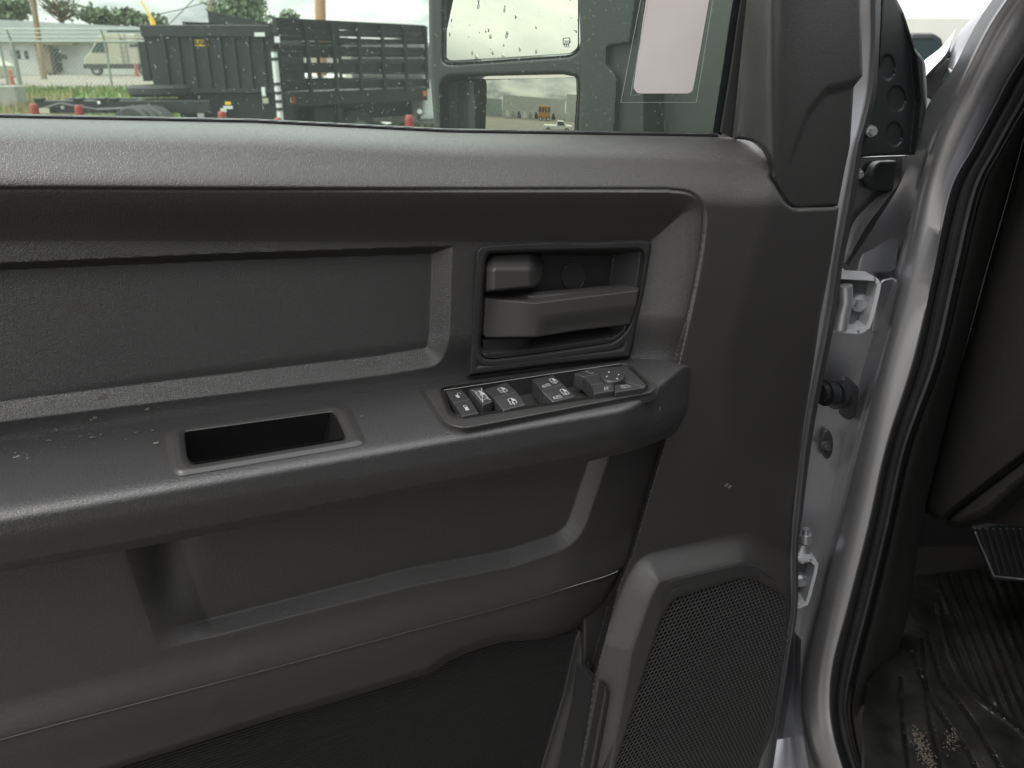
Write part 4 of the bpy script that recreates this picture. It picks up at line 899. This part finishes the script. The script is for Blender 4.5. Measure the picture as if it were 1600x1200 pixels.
# silver inner edge below the cover and black block, strap
flat('door_front_edge', rp([(1336, 246), (1416, 243), (1402, 300), (1367, 340), (1325, 420), (1312, 420), (1326, 320)]), Wp(-.10), M['silver'], T0, depth=.004)
flat('latch_block', rp([(1372, 253, 10), (1402, 251), (1396, 299, 5), (1366, 298, 6), (1360, 280, 8)]), Wp(-.085), M['housing'], T0, depth=.012, bevel=.002)
stp = [[PW(a, b, w) for a, b in t] for t, w in (([(1402, 244), (1398, 275), (1368, 310), (1335, 345), (1324, 380), (1318, 410)], -.094), ([(1410, 244), (1407, 280), (1385, 312), (1355, 352), (1336, 385), (1322, 412)], -.084), ([(1419, 244), (1417, 275), (1398, 308), (1372, 345), (1345, 385), (1325, 415)], -.096))]
loft('wiring_boot', stp, M['rubber_dull'], T0, 40)
bolt(1361, 205, float(PW(1361, 205, -.05)[1]-.0), .0045, flange=1.4); bolt(1341, 272, float(PW(1341, 272, -.085)[1]), .004)
gr_ = [(1340+7*math.cos(a), 272+11*math.sin(a)) for a in np.linspace(0, 6.283, 16, False)]; flat('grommet', gr_, Wp(-.092), M['rubber'], T0, depth=.003)

# ---------------- body side: hinge pillar, ridge, seal
K = [ # y, ridge left, ridge mid, ridge right, seal right, depth
 (-60, 1625, 1705, 1722, 1765, .80), (30, 1560, 1640, 1655, 1695, .85), (110, 1518, 1585, 1599, 1634, .88), (164, 1492, 1556, 1569, 1602, .90), (230, 1462, 1521, 1534, 1565, .915), (300, 1440, 1485, 1499, 1530, .925),
 (433, 1409, 1457, 1467, 1499, .93), (567, 1373, 1427, 1438, 1467, .93), (700, 1338, 1385, 1394, 1419, .93), (825, 1309, 1357, 1367, 1391, .93), (950, 1279, 1325, 1336, 1361, .93),
 (1038, 1260, 1302, 1314, 1338, .925), (1100, 1256, 1297, 1307, 1326, .915), (1150, 1263, 1303, 1313, 1331, .90), (1200, 1278, 1317, 1329, 1345, .885), (1280, 1305, 1343, 1356, 1374, .86)]
LF = [.2, .2, .2, .28, .25, .27, .66]+[1.]*9
DF = [0, 0, 0, .05, .2, .5, .9]+[1.]*9
def jr(col, dx_, dd): return [PY(k[col]+(dx_*f if dx_ < -20 else dx_), k[0], k[5]+(dd*g+(.022+.0011*abs(dx_)*f)*(1-g) if dx_ < -2 else dd)) for k, f, g in zip(K, LF, DF)]
loft('door_jamb', [jr(1, -150, .085), jr(1, -100, .095), jr(1, -60, .105), jr(1, -22, .108), jr(1, -7, .045), jr(1, 0, .021), jr(1, 7, .0155), jr(1, 20, .008), jr(2, -3, -.005), jr(2, 0, -.005), jr(2, 2, .002), jr(3, 0, .012), jr(3, 4, .03)], M['silver'], T0, n=120, ang=80)
loft('door_seal', [jr(3, -1, .016), jr(3, 2, .000), [PY((k[3]*.75+k[4]*.25), k[0], k[5]-.012) for k in K], [PY((k[3]*.5+k[4]*.5), k[0], k[5]-.012) for k in K], [PY((k[3]*.38+k[4]*.62), k[0], k[5]-.008) for k in K], [PY((k[3]*.2+k[4]*.8), k[0], k[5]-.010) for k in K], jr(4, -1, .004), jr(4, 2, .03)], M['rubber'], T0, n=120)
# A pillar outer panels and cowl
K2 = [(1660, -90, .92), (1600, -25, .95), (1547, 10, 1.0), (1505, 52, 1.05), (1489, 80, 1.06), (1482, 105, 1.05)]
def k2(dx_, dy_, dd): return [PY(a+dx_, b+dy_, c+dd) for a, b, c in K2]
loft('windshield_pillar', [k2(-4, -4, .06), k2(0, 0, .0), k2(12, 10, -.03), k2(26, 24, -.05), k2(34, 33, -.02), k2(40, 38, -.05), k2(60, 60, -.07)], M['silver'], T0, 60, ang=70)
loft('fender_edge', [[PY(a, b, c) for a, b, c in ((1494, 44, 1.12), (1470, 74, 1.10), (1444, 95, 1.08), (1436, 110, 1.07))], [PY(a, b, c) for a, b, c in ((1487, 62, 1.09), (1478, 84, 1.06), (1456, 108, 1.05), (1442, 124, 1.05))], [PY(a, b, c) for a, b, c in ((1484, 85, 1.10), (1480, 96, 1.08), (1462, 118, 1.07), (1446, 136, 1.08))]], M['silver'], T0, 30)
flat('cowl_seal', rp([(1481, 88), (1488, 100, 5), (1474, 122, 4), (1476, 150), (1466, 165), (1444, 150), (1444, 120), (1466, 104)]), lambda x, y: PY(x, y, 1.06), M['rubber_dull'], T0, depth=.02, dirv=(0, 1, 0), bevel=.003)
# bracket plate between cover and pillar
flat('fender_bracket', rp([(1444, 150), (1462, 160, 4), (1475, 172, 4), (1436, 222), (1430, 218)]), lambda x, y: PY(x, y, .99), M['silver'], T0, depth=.004, dirv=(0, 1, 0), bevel=.001)
bolt(1447, 184, .985, .006, hx=False)
# stamped pads on the jamb
def pad(name, pts, d, m='silver', dep=.006): return flat(name, rp(pts), lambda x, y: PY(x, y, d), M[m], T0, depth=dep, dirv=(0, 1, 0), bevel=.004, seg=4)
pad('stamped_pad', [(1356, 352, 6), (1408, 358, 12), (1400, 425, 8), (1340, 428, 4)], 1.018)
pad('stamped_pad', [(1376, 438, 8), (1400, 433, 6), (1382, 515, 10), (1362, 520, 5)], 1.016)
def ribbon(name, pts, wpx, d, dep, m, parent=T0):
    """thick bent strap following a path, in the jamb plane"""
    P = catm(pts, 40) if len(pts) > 3 else np.array(pts, float); tg = np.gradient(P, axis=0); tg /= np.linalg.norm(tg, axis=1)[:, None]; nr = np.stack([-tg[:, 1], tg[:, 0]], -1)*wpx/2
    a = P+nr; b = P-nr; n = len(P); vs = [PY(x, y, d) for x, y in a]+[PY(x, y, d) for x, y in b]+[PY(x, y, d)+np.array([0, dep, 0]) for x, y in b]+[PY(x, y, d)+np.array([0, dep, 0]) for x, y in a]
    fs = []
    for r in range(4):
        r2 = (r+1) % 4; fs += [(r*n+i, r*n+i+1, r2*n+i+1, r2*n+i) for i in range(n-1)]
    fs += [(0, n, 2*n, 3*n), (n-1, 4*n-1, 3*n-1, 2*n-1)]
    me = mesh_np(name, vs, fs); sharp(me, 40); return link(name, me, M[m], parent)
uh = ribbon('door_hinge', rp([(1300, 432), (1371, 436, 10), (1373, 450), (1359, 506), (1347, 519, 10), (1292, 516)], 8), 6, .93, .028, 'bracket')
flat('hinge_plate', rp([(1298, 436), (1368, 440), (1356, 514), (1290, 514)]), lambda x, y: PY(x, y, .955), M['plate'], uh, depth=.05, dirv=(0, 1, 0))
kn = MB(); kn.tube([PY(1320, 446, .925), PY(1321, 470, .925), PY(1316, 490, .925), PY(1312, 514, .925)], .0085, 16); kn.build('hinge_knuckle', M['steel'], uh, smooth=True)
bolt(1343, 473, .952, .0075, parent=uh)
lh = ribbon('door_hinge', rp([(1222, 872), (1270, 876, 8), (1276, 886), (1262, 940), (1252, 948, 8), (1222, 946)], 8), 5, .93, .026, 'bracket')
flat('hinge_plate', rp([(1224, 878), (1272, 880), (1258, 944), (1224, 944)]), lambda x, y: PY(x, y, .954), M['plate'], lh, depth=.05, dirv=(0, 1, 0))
bolt(1250, 906, .951, .0065, parent=lh)
kn = MB(); kn.tube([PY(1258, 834, .945), PY(1258, 846, .945)], .0085, 16); kn.tube([PY(1259, 826, .943), PY(1259, 836, .943)], .0045, 12); kn.tube([PY(1254, 846, .95), PY(1252, 874, .95)], .0105, 14); kn.build('hinge_knuckle', M['steel'], lh, smooth=True)
# door check boot
dc = pad('door_check', [(1318, 590, 5), (1330, 593, 5), (1343, 607, 5), (1338, 652, 6), (1326, 658, 5), (1314, 650)], 1.005, 'rubber_dull', .01)
mb = MB()
for k, (x, r) in enumerate(((1283, .013), (1291, .017), (1299, .015), (1307, .019), (1315, .0175))):
    c = PY(x, 612+k*1.5, .955+.008*k); mb.tube([c+np.array([-.0035, -.001, 0]), c+np.array([-.0015, 0, 0]), c+np.array([.0035, .002, 0])], r, 18)
mb.build('check_boot', M['rubber'], dc, smooth=True)
hole = [(1293+9.5*math.cos(a), 695+23*math.sin(a)) for a in np.linspace(0, 6.283, 24, False)]
pl = flat('plug', hole, lambda x, y: PY(x, y, 1.026), M['rubber'], T0, depth=.006, dirv=(0, 1, 0), bevel=.002)
bolt(1291, 697, 1.02, .004, m='rubber_dull', parent=pl, hx=False)
# front fender back and rocker seen low between door and ridge
loft('rocker_panel', [[PY(a, b, c) for a, b, c in t] for t in ([(1232, 950, .985), (1228, 1050, .975), (1200, 1140, .95), (1180, 1200, .93), (1150, 1300, .90)], [(1240, 980, .975), (1238, 1060, .96), (1225, 1140, .935), (1222, 1200, .915), (1215, 1300, .88)], [(1244, 990, .985), (1243, 1065, .972), (1240, 1130, .95), (1245, 1200, .925), (1250, 1300, .89)], [(1252, 1000, .962), (1250, 1068, .95), (1252, 1130, .93), (1264, 1200, .90), (1285, 1300, .87)])], M['silver'], T0, 50, ang=80)
# ---------------- interior: kick trim, dash, floor, pedal
seamx = [(1650, -120), (1640, 30), (1600, 215), (1577, 300), (1545, 410), (1515, 520), (1479, 650), (1468, 700), (1452, 760), (1441, 798)]
def sx_(y): return float(liy(seamx, y)) if y < 798 else float(np.interp(y, [798, 900, 1000, 1100, 1200, 1290], [1441, 1432, 1408, 1378, 1380, 1400]))
rows = [k for k in K if k[0] >= 110]
def kr(f, d0_, d1_):
    out = []
    for k in rows:
        a = k[4]+2; b = max(sx_(k[0]), a+8); out.append(PY(a+(b-a)*f, k[0], (k[5]+d0_)*(1-f)+(k[5]+d1_)*f))
    return out
loft('kick_trim', [kr(0, .012, .07), kr(.10, -.006, .05), kr(.25, -.012, .05), kr(.42, .0, .06), kr(.7, .02, .075), kr(1., .02, .078), kr(1.02, .02, .11)], M['kick'], T0, 80)
DX = .575
dash = rp([(1648, 30), (1602, 215), (1578, 300), (1546, 410), (1516, 520), (1480, 650), (1469, 700), (1453, 760), (1442, 798), (1470, 815), (1530, 768), (1600, 714), (1700, 640), (1760, 590), (1760, 30)])
def t_dash(X, Y, d): return tX(X, Y, DX-.012*ss(0, 60, d)+.01*(1-ss(0, 8, d)))
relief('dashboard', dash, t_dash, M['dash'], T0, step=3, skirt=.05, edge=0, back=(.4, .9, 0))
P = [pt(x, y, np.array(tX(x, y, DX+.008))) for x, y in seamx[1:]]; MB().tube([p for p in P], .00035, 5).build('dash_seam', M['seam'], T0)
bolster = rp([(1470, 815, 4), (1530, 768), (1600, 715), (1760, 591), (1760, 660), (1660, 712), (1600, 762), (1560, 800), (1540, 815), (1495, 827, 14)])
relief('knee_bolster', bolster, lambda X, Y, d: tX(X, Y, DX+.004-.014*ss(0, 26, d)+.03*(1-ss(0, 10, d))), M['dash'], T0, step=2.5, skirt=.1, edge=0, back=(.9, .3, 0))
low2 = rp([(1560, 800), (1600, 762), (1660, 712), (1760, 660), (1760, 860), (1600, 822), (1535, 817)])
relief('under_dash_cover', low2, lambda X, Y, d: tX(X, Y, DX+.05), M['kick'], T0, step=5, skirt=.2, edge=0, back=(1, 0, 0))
# rubber floor mat
matp = rp([(1420, 900, 20), (1700, 870), (1900, 900), (1900, 1290), (1350, 1290), (1350, 1100, 20), (1380, 1000)])
curves = [catm(c_, 40) for c_ in ([(1442, 1000), (1445, 1060), (1452, 1120), (1470, 1200), (1480, 1290)], [(1425, 1020), (1450, 1080), (1480, 1130), (1515, 1180), (1560, 1290)], [(1450, 990), (1470, 1060), (1500, 1100), (1540, 1160), (1580, 1230)], [(1407, 1060), (1410, 1120), (1420, 1200), (1430, 1290)])]
lipm = catm([(1465, 940), (1478, 1000), (1500, 1050), (1530, 1090), (1600, 1146), (1700, 1230)], 50)
def t_mat(X, Y, d):
    z = .745+.0*X
    for c_ in curves: z = z-.006*np.exp(-(path_d(c_, X, Y)/2.4)**2)
    dl_ = path_d(lipm, X, Y); z = z+.006*np.exp(-(dl_/3.)**2)
    up = (Y < li(lipm, X)) & (X > 1465)
    ph = (X-1480)*.95+(Y-1000)*-.38
    z = z+np.where(up, .0028*np.sin(ph/15.5*2*math.pi)*ss(4, 12, dl_), 0)
    z = z+.006*np.sin(X/23.+Y/31.)*np.sin(Y/27.-X/60.)
    return tZ(X, Y, z)
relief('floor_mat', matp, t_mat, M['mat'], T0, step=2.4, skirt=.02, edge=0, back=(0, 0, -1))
mudp = MB(); rs = np.random.default_rng(5)
for k in range(420):
    s = rs.random(); x = 1430+26*s+rs.normal()*5; y = 1146+52*s+rs.normal()*8
    if rs.random() < .15: x, y = 1487+rs.normal()*6, 1155+rs.normal()*8
    c = pt(x, y, np.array(tZ(x, y, .752))); r = .0006+.0009*rs.random(); n = 6
    b = len(mudp.v); mudp.v += [tuple(c+r*(.6+.6*rs.random())*np.array([math.cos(a), math.sin(a), 0])) for a in np.linspace(0, 6.283, n, False)]+[tuple(c+np.array([0, 0, r*.5]))]; mudp.f += [(b+i, b+(i+1) % n, b+n) for i in range(n)]
o = mudp.build('mud_patch', M['mud'], T0)
# carpet, firewall, cab shell (real body round the footwell)
MB().box(.50, 1.9, -1.2, 1.45, .70, .735).build('cab_floor', M['kick'], T0)
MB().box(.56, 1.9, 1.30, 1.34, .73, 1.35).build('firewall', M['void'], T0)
MB().box(.66, 1.85, .62, 1.30, 1.22, 1.42).build('dash_top', M['dash'], T0, bevel=.04)
pd = flat('brake_pedal', rp([(1521, 826, 4), (1560, 818), (1640, 822), (1655, 905), (1640, 912), (1551, 907, 4)]), lambda x, y: PY(x, y, 1.10), M['rubber'], T0, depth=.012, dirv=(0, 1, 0), bevel=.002)
for k in range(10):
    xa_ = 1531+k*10.5; P = [PY(xa_, 826, 1.0975), PY(xa_+20, 896, 1.0975)]; MB().tube(P, .0022, 8).build('tread_rib', M['rubber_dull'], pd, smooth=True)
P = [PY(a, b, 1.096) for a, b in ((1524, 832), (1553, 900), (1600, 905), (1650, 905))]; MB().tube(P, .0016, 8).build('pedal_trim', M['steel'], pd, smooth=True)
MB().tube([PY(1600, 840, 1.12), PY(1630, 700, 1.2)], .01, 8).build('pedal_arm', M['rubber'], pd)
# cab shell outside the frame: roof, rear pillar, seat, far side
MB().box(.52, 1.95, -1.35, .62, 1.93, 1.97).build('cab_roof', M['silver'], T0, bevel=.015)
MB().box(.50, .60, -.42, -.22, .70, 1.93).build('rear_door_pillar', M['silver'], T0, bevel=.02)
MB().box(1.88, 1.95, -1.3, 1.5, .7, 1.35).build('passenger_door', M['kick'], T0)
st = MB().box(.68, 1.2, -.55, -.05, .82, 1.08).build('driver_seat', M['rib'], T0, bevel=.05)
MB().box(.68, 1.2, -.72, -.56, 1.0, 1.68).build('seat_back', M['rib'], st, bevel=.05)
MB().box(.50, 1.95, -1.4, -1.34, .7, 1.3).build('cab_rear_wall', M['silver'], T0)
MB().box(.40, .50, -.25, .70, .45, .55).build('sill', M['silver'], T0, bevel=.02)

MB().prism([(.30, .62), (.36, .62), (.36, 1.36), (.33, 1.38), (.30, 1.36)], 1.03, 2.3).build('front_fender', M['silver'], T0, bevel=.01)
MB().prism([(.33, 1.365), (1.85, 1.40), (1.85, 1.43), (1.1, 1.47), (.40, 1.44)], 1.35, 2.6).build('hood', M['silver'], T0, bevel=.01)
# ================================================================ DOOR MIRROR
MC = PY(800, 100, 1.02); 
def mplane(N):
    N = np.array(N, float); N /= np.linalg.norm(N); D = float((MC-CAM) @ N)
    return N, (lambda x, y, o=0.: pt(x, y, (D+o)/(ray(x, y) @ N)))
NH, PH = mplane((-.61, -.79, -.0))
def relM(name, poly, off, m, parent, holes=(), step=2, skirt=.02, edge=3, er=.003, fn=None):
    D = float((MC-CAM) @ NH)
    return relief(name, poly, lambda X, Y, d: (D+off+(0 if fn is None else fn(X, Y, d)))/(ray(X, Y) @ NH), m, parent, step=step, holes=holes, skirt=skirt, edge=edge, er=er, back=-NH)
up_o = rp([(694, -120), (694, 97, 6), (704, 99, 6), (893, 86, 10), (908, 72, 10), (906, -120)])
lo_o = rp([(690, 130, 10), (700, 120, 8), (880, 116), (902, 120, 6), (904, 150), (900, 205), (899, 240), (700, 240), (692, 215)])
hz_ = rp([(675, -120), (670, 0), (671, 100), (678, 190), (684, 260), (1010, 260), (1010, -120)])
hou = relM('side_mirror', hz_, 0, M['housing'], T0, holes=[up_o, lo_o], skirt=.07, edge=6, er=.006)
# bezels step back towards the glass
def ringM(name, poly, o0, o1, inset, m, parent):
    c = poly.mean(0); n = len(poly); inner = c+(poly-c)*(1-inset)
    vs = [PH(x, y, o0) for x, y in poly]+[PH(x, y, o1) for x, y in inner]
    me = mesh_np(name, vs, [(i, (i+1) % n, n+(i+1) % n, n+i) for i in range(n)]); sharp(me, 40); return link(name, me, m, parent)
ringM('glass_surround', up_o, 0, -.010, .012, M['rubber'], hou); ringM('glass_surround', lo_o, 0, -.03, .01, M['housing'], hou)
# upper flat glass, tilted to the sky
def mirror_n(px, py, az, el):
    d = ray(px, py); d = d/np.linalg.norm(d); r = np.array([math.cos(el)*math.sin(az), math.cos(el)*math.cos(az), math.sin(el)]); n = r-d; return n/np.linalg.norm(n)
AZ = math.radians(-104)
n1 = mirror_n(800, 40, AZ, math.radians(17)); c1 = PH(800, 40, -.004); D1 = float((c1-CAM) @ n1)
P1 = lambda x, y: pt(x, y, D1/(ray(x, y) @ n1))
gl1 = flat('mirror_glass', rp([(699, -120), (698, 92, 5), (707, 94.5, 5), (892, 83, 8), (903, 74, 8), (903, -120)]), P1, M['mirror'], hou, depth=.003, dirv=-n1)
ic = [(880, 60), (891, 59), (891, 70), (880, 71), (880, 60)]
def strokeP(lines, pf, lw, name, m, parent, nn):
    vs, fs = [], []
    for st_ in lines:
        for a, b in zip(st_[:-1], st_[1:]):
            a3, b3 = pf(*a)+nn*.0005, pf(*b)+nn*.0005; d = b3-a3; L_ = np.linalg.norm(d); d /= L_; s = np.cross(nn, d)*lw/2; i = len(vs); vs += [a3-s, b3-s, b3+s, a3+s]; fs.append((i, i+1, i+2, i+3))
    return link(name, mesh_np(name, vs, fs, False), m, parent)
strokeP([[(880, 60), (890, 59), (891, 66), (888, 69), (880, 70), (880, 60)]]+[[(882.5+3*k, 63), (883.5+3*k, 66), (882+3*k, 69), (883+3*k, 74)] for k in range(3)], P1, .0006, 'defrost_icon', M['rubber'], gl1, n1)
# lower convex glass
n2 = mirror_n(820, 172, AZ, math.radians(1.0)); c2 = PH(820, 165, -.022); RC = .75; cc = c2-n2*RC
def t_sph(X, Y):
    r = ray(X, Y); o = CAM-cc; a = (r*r).sum(-1); b = 2*(r @ o); c = o @ o-RC*RC; return (-b-np.sqrt(np.maximum(b*b-4*a*c, 0)))/(2*a)
lg = rp([(742, 124), (900, 121, 3), (901, 150), (897, 206), (896, 236), (744, 236), (744, 150)])
relief('mirror_glass', lg, lambda X, Y, d: t_sph(X, Y), M['mirror2'], hou, step=1.5, skirt=.003, edge=0, back=-n2)
relM('blind_spot_bezel', rp([(693, 125), (741, 123), (744, 150), (744, 240), (693, 240)]), -.024, M['housing'], hou, fn=lambda X, Y, d: .008*ss(0, 20, np.abs(X-716)))
# arm and mount
relM('mirror_mount', rp([(1010, -120), (948, 70, 5), (985, 67, 0), (972, 110), (960, 205), (960, 260), (1178, 260), (1135, 205), (1180, -120)]), -.04, M['housing2'], hou, skirt=.05, fn=lambda X, Y, d: -.02*ss(980, 1140, X))
relM('mirror_arm', rp([(905, -120), (905, 0), (908, 120), (901, 260), (958, 260), (966, 120, 30), (948, 100), (949, 73, 6), (985, 67), (1012, -120)]), .008, M['housing'], hou, skirt=.05)

# ================================================================ what the mirror and the right edge show
def refl(px, py, convex=True):
    P = CAM+ray(px, py)*float(t_sph(np.array(px, float), np.array(py, float))); n = (P-cc)/RC
    d = ray(px, py); d = d/np.linalg.norm(d); r = d-2*(d @ n)*n; return P, r
def rpt(px, py, dist=None, z=None):
    P, r = refl(px, py)
    t = dist/math.hypot(r[0], r[1]) if z is None else (z-P[2])/r[2]
    return P+r*t
def rbox(name, px0, px1, dist, z0, z1, depth, m, parent=None, bevel=.0):
    a, b = rpt(px0, 180, dist), rpt(px1, 180, dist); d = np.array([b[0]-a[0], b[1]-a[1]]); L_ = np.hypot(*d); yaw_ = math.atan2(d[1], d[0])
    out = np.array([a[0], a[1]])/np.hypot(a[0], a[1]); nrm = np.array([-math.sin(yaw_), math.cos(yaw_)]); sg_ = 1 if nrm @ out > 0 else -1
    mb = MB((a[0], a[1], 0), yaw_); y0, y1 = sorted((0, sg_*depth)); mb.box(0, L_, y0, y1, z0, z1); return mb.build(name, m, parent, bevel=bevel), (a, b, L_, yaw_, sg_)
def rthing(name, label, cat, px, dist, group=None):
    a = rpt(px, 180, dist); return thing(name, label, cat, (a[0], a[1], 0), group)
t = rthing('shed', 'long pale building reflected along the horizon of the lower mirror', 'building', 820, 75)
rbox('wall', 785, 882, 75, 0, 5.5, 12, M['wall'], t)
t = rthing('shed', 'grey green building reflected at the left of the lower mirror', 'building', 760, 80)
rbox('wall', 752, 784, 80, 0, 4.5, 12, M['roofm'], t)
t = rthing('shed', 'pale building reflected behind the white pickup in the lower mirror', 'building', 900, 60)
rbox('wall', 884, 912, 62, 0, 6, 12, M['wall'], t)
t = rthing('school_bus', 'yellow bus reflected beside the white pickup in the lower mirror', 'bus', 855, 42)
o, (a, b, L_, yw_, sg_) = rbox('body', 841, 860, 55, .5, 3.0, 2.4, M['busyel'], t, .1)
fr = lambda: MB((a[0], a[1], 0), yw_)
fs_ = -.03 if sg_ > 0 else .0
for k in range(4): fr().box(L_*(.06+k*.24), L_*(.22+k*.24), fs_, fs_+.03, 1.7, 2.6).build('window', M['glassd'], t)
for k in (.2, .8): wheel(t, fr().T((L_*k, 0, .45)), .45, .3, yw_+math.pi/2)
t = rthing('pickup_truck', 'white pickup reflected at the right end of the lower mirror', 'pickup', 885, 26)
a = rpt(850, 180, 22); b = rpt(894, 180, 22); dd = np.array([b[0]-a[0], b[1]-a[1]]); L_ = np.hypot(*dd); yw_ = math.atan2(dd[1], dd[0])
fr = lambda: MB((a[0], a[1], 0), yw_)
s_ = L_/5.5
fr().prism([(0, .5*s_), (L_, .5*s_), (L_, 1.15*s_), (L_*.78, 1.2*s_), (L_*.70, 1.8*s_), (L_*.48, 1.85*s_), (L_*.46, 1.15*s_), (0, 1.15*s_)], -.9, .9).build('body', M['white'], t, bevel=.06)
fr().prism([(L_*.50, 1.2*s_), (L_*.74, 1.2*s_), (L_*.69, 1.7*s_), (L_*.50, 1.72*s_)], -.93, .93).build('side_window', M['glassd'], t)
for k in (.18, .82):
    for yy in (-.8, .8): wheel(t, fr().T((L_*k, yy, .42*s_)), .42*s_, .3, yw_+math.pi/2)
for k in range(9):
    px = 790+k*9; t = rthing('parked_car', ['white car in the far row', 'grey car in the far row', 'dark car in the far row'][k % 3]+' reflected in the lower mirror, %s along' % ['first', 'second', 'third', 'fourth', 'fifth', 'sixth', 'seventh', 'eighth', 'ninth'][k], 'car', px, 58, 'far row of cars reflected in the mirror')
    a = rpt(px, 180, 58); b = rpt(px+6, 180, 58); L_ = float(np.hypot(*(b-a)[:2])); yy_ = math.atan2((b-a)[1], (b-a)[0])
    MB((a[0], a[1], 0), yy_).prism([(0, .3), (L_, .3), (L_, .9), (L_*.8, 1.0), (L_*.65, 1.6), (L_*.25, 1.6), (L_*.12, 1.0), (0, .9)], -.9, .9).build('body', M[['white', 'galv', 'blackpaint'][k % 3]], t, bevel=.05)
# dirt patch behind the camera to the left
a = rpt(820, 200, z=0.0); tag(MB().box(a[0]-30, a[0]+20, a[1]-20, a[1]+24, 0, .006).build('dirt_lot', M['road']), kind='structure')
# beyond the fender gap on the right
wY = 40.; tw = thing('warehouse', 'pale grey building beyond the gap between open door and windshield pillar', 'building', (X_at(1480, 60, wY), wY, 0))
MB().box(X_at(1380, 60, wY), X_at(1640, 60, wY), wY, wY+10, 0, Z_at(1470, 29, wY)).build('wall', M['wall'], tw)
vY_ = 9.; xa_, xb_ = X_at(1418, 80, vY_), X_at(1478, 80, vY_); vt = thing('parked_suv', 'dark vehicle roof in the gap beside the windshield pillar', 'car', ((xa_+xb_)/2, vY_, 0))
z1 = Z_at(1450, 51, vY_)
MB().prism([(xa_-.6, .4), (xb_+.6, .4), (xb_+.6, z1-.45), (xb_+.1, z1-.38), (xb_-.05, z1-.04), (xb_-.15, z1), (xa_, z1), (xa_-.2, z1-.4), (xa_-.6, z1-.45)], vY_, vY_+4).build('body', M['blackpaint'], vt, bevel=.05)
MB().prism([(xa_-.05, z1-.33), (xb_+.03, z1-.33), (xb_-.08, z1-.07), (xa_+.02, z1-.07)], vY_-.02, vY_).build('windshield', M['glassd'], vt)
xr = X_at(1448, 49, vY_); MB().box(xr-.03, xr+.03, vY_+.5, vY_+.6, z1, z1+.035).build('roof_antenna', M['rubber'], vt)
for kx in (xa_-.3, xb_+.3):
    for ky in (.8, 3.2): wheel(vt, (kx, vY_+ky, .38), .38, .25, 0)

# ---------------- pale dust flecks and scuffs on the trim
def fleck(mb, x, y, t, r):
    c = pt(x, y, t-.0006); a0 = rs.random()*3; n = 6; b = len(mb.v); ax = U*1.0; bx = Nn if y > li(BACK, x) and x < 1000 else V; c = c+(V if y > li(BACK, x) and x < 1000 else Nn)*.0004
    mb.v += [tuple(c+r*(.4+.8*rs.random())*(math.cos(a)*ax*1.5+math.sin(a)*bx)) for a in np.linspace(a0, a0+6.283, n, False)]; mb.f.append(tuple(range(b, b+n)))
rs = np.random.default_rng(11); mb = MB()
for k in range(70):
    x, y = 60+190*rs.random()**.8, 0; y = (li(BACK, x)+14*rs.normal()+6); 
    if y > li(BACK, x)+3: t = float(t_arm(np.array([x]), np.array([y]), np.array([50.]))[0])
    elif y < li(BACK, x)-3: t = float(tW(x, y, w_base(np.array([x]), np.array([y]))[0]))
    else: continue
    fleck(mb, x, y, t, .0003+.0009*rs.random()**3)
for x, y, r in ((160, 620, .0016), (163, 616, .001), (148, 653, .0013), (144, 684, .0016), (88, 671, .001), (244, 693, .0016), (566, 651, .0012), (700, 676, .001), (218, 659, .0011)):
    fleck(mb, x, y, float(tW(x, y, w_base(np.array([x]), np.array([y]))[0])) if y < li(BACK, x) else float(t_arm(np.array([float(x)]), np.array([float(y)]), np.array([50.]))[0]), r)
for x, y, r in ((1135, 757, .0026), (1140, 760, .0022), (1090, 830, .0006), (1128, 752, .0008)): fleck(mb, x, y, float(tW(x, y, w_base(np.array([x]), np.array([y]))[0])), r)
for k in range(9): fleck(mb, 1186+rs.normal()*2.5, 930+rs.normal()*5, float(tW(1186, 930, .0525)), .0007)
M['dust'] = mat('dust', (.11, .105, .095), .8)
tag(mb.build('dust_flecks', M['dust'], T0), kind='stuff')
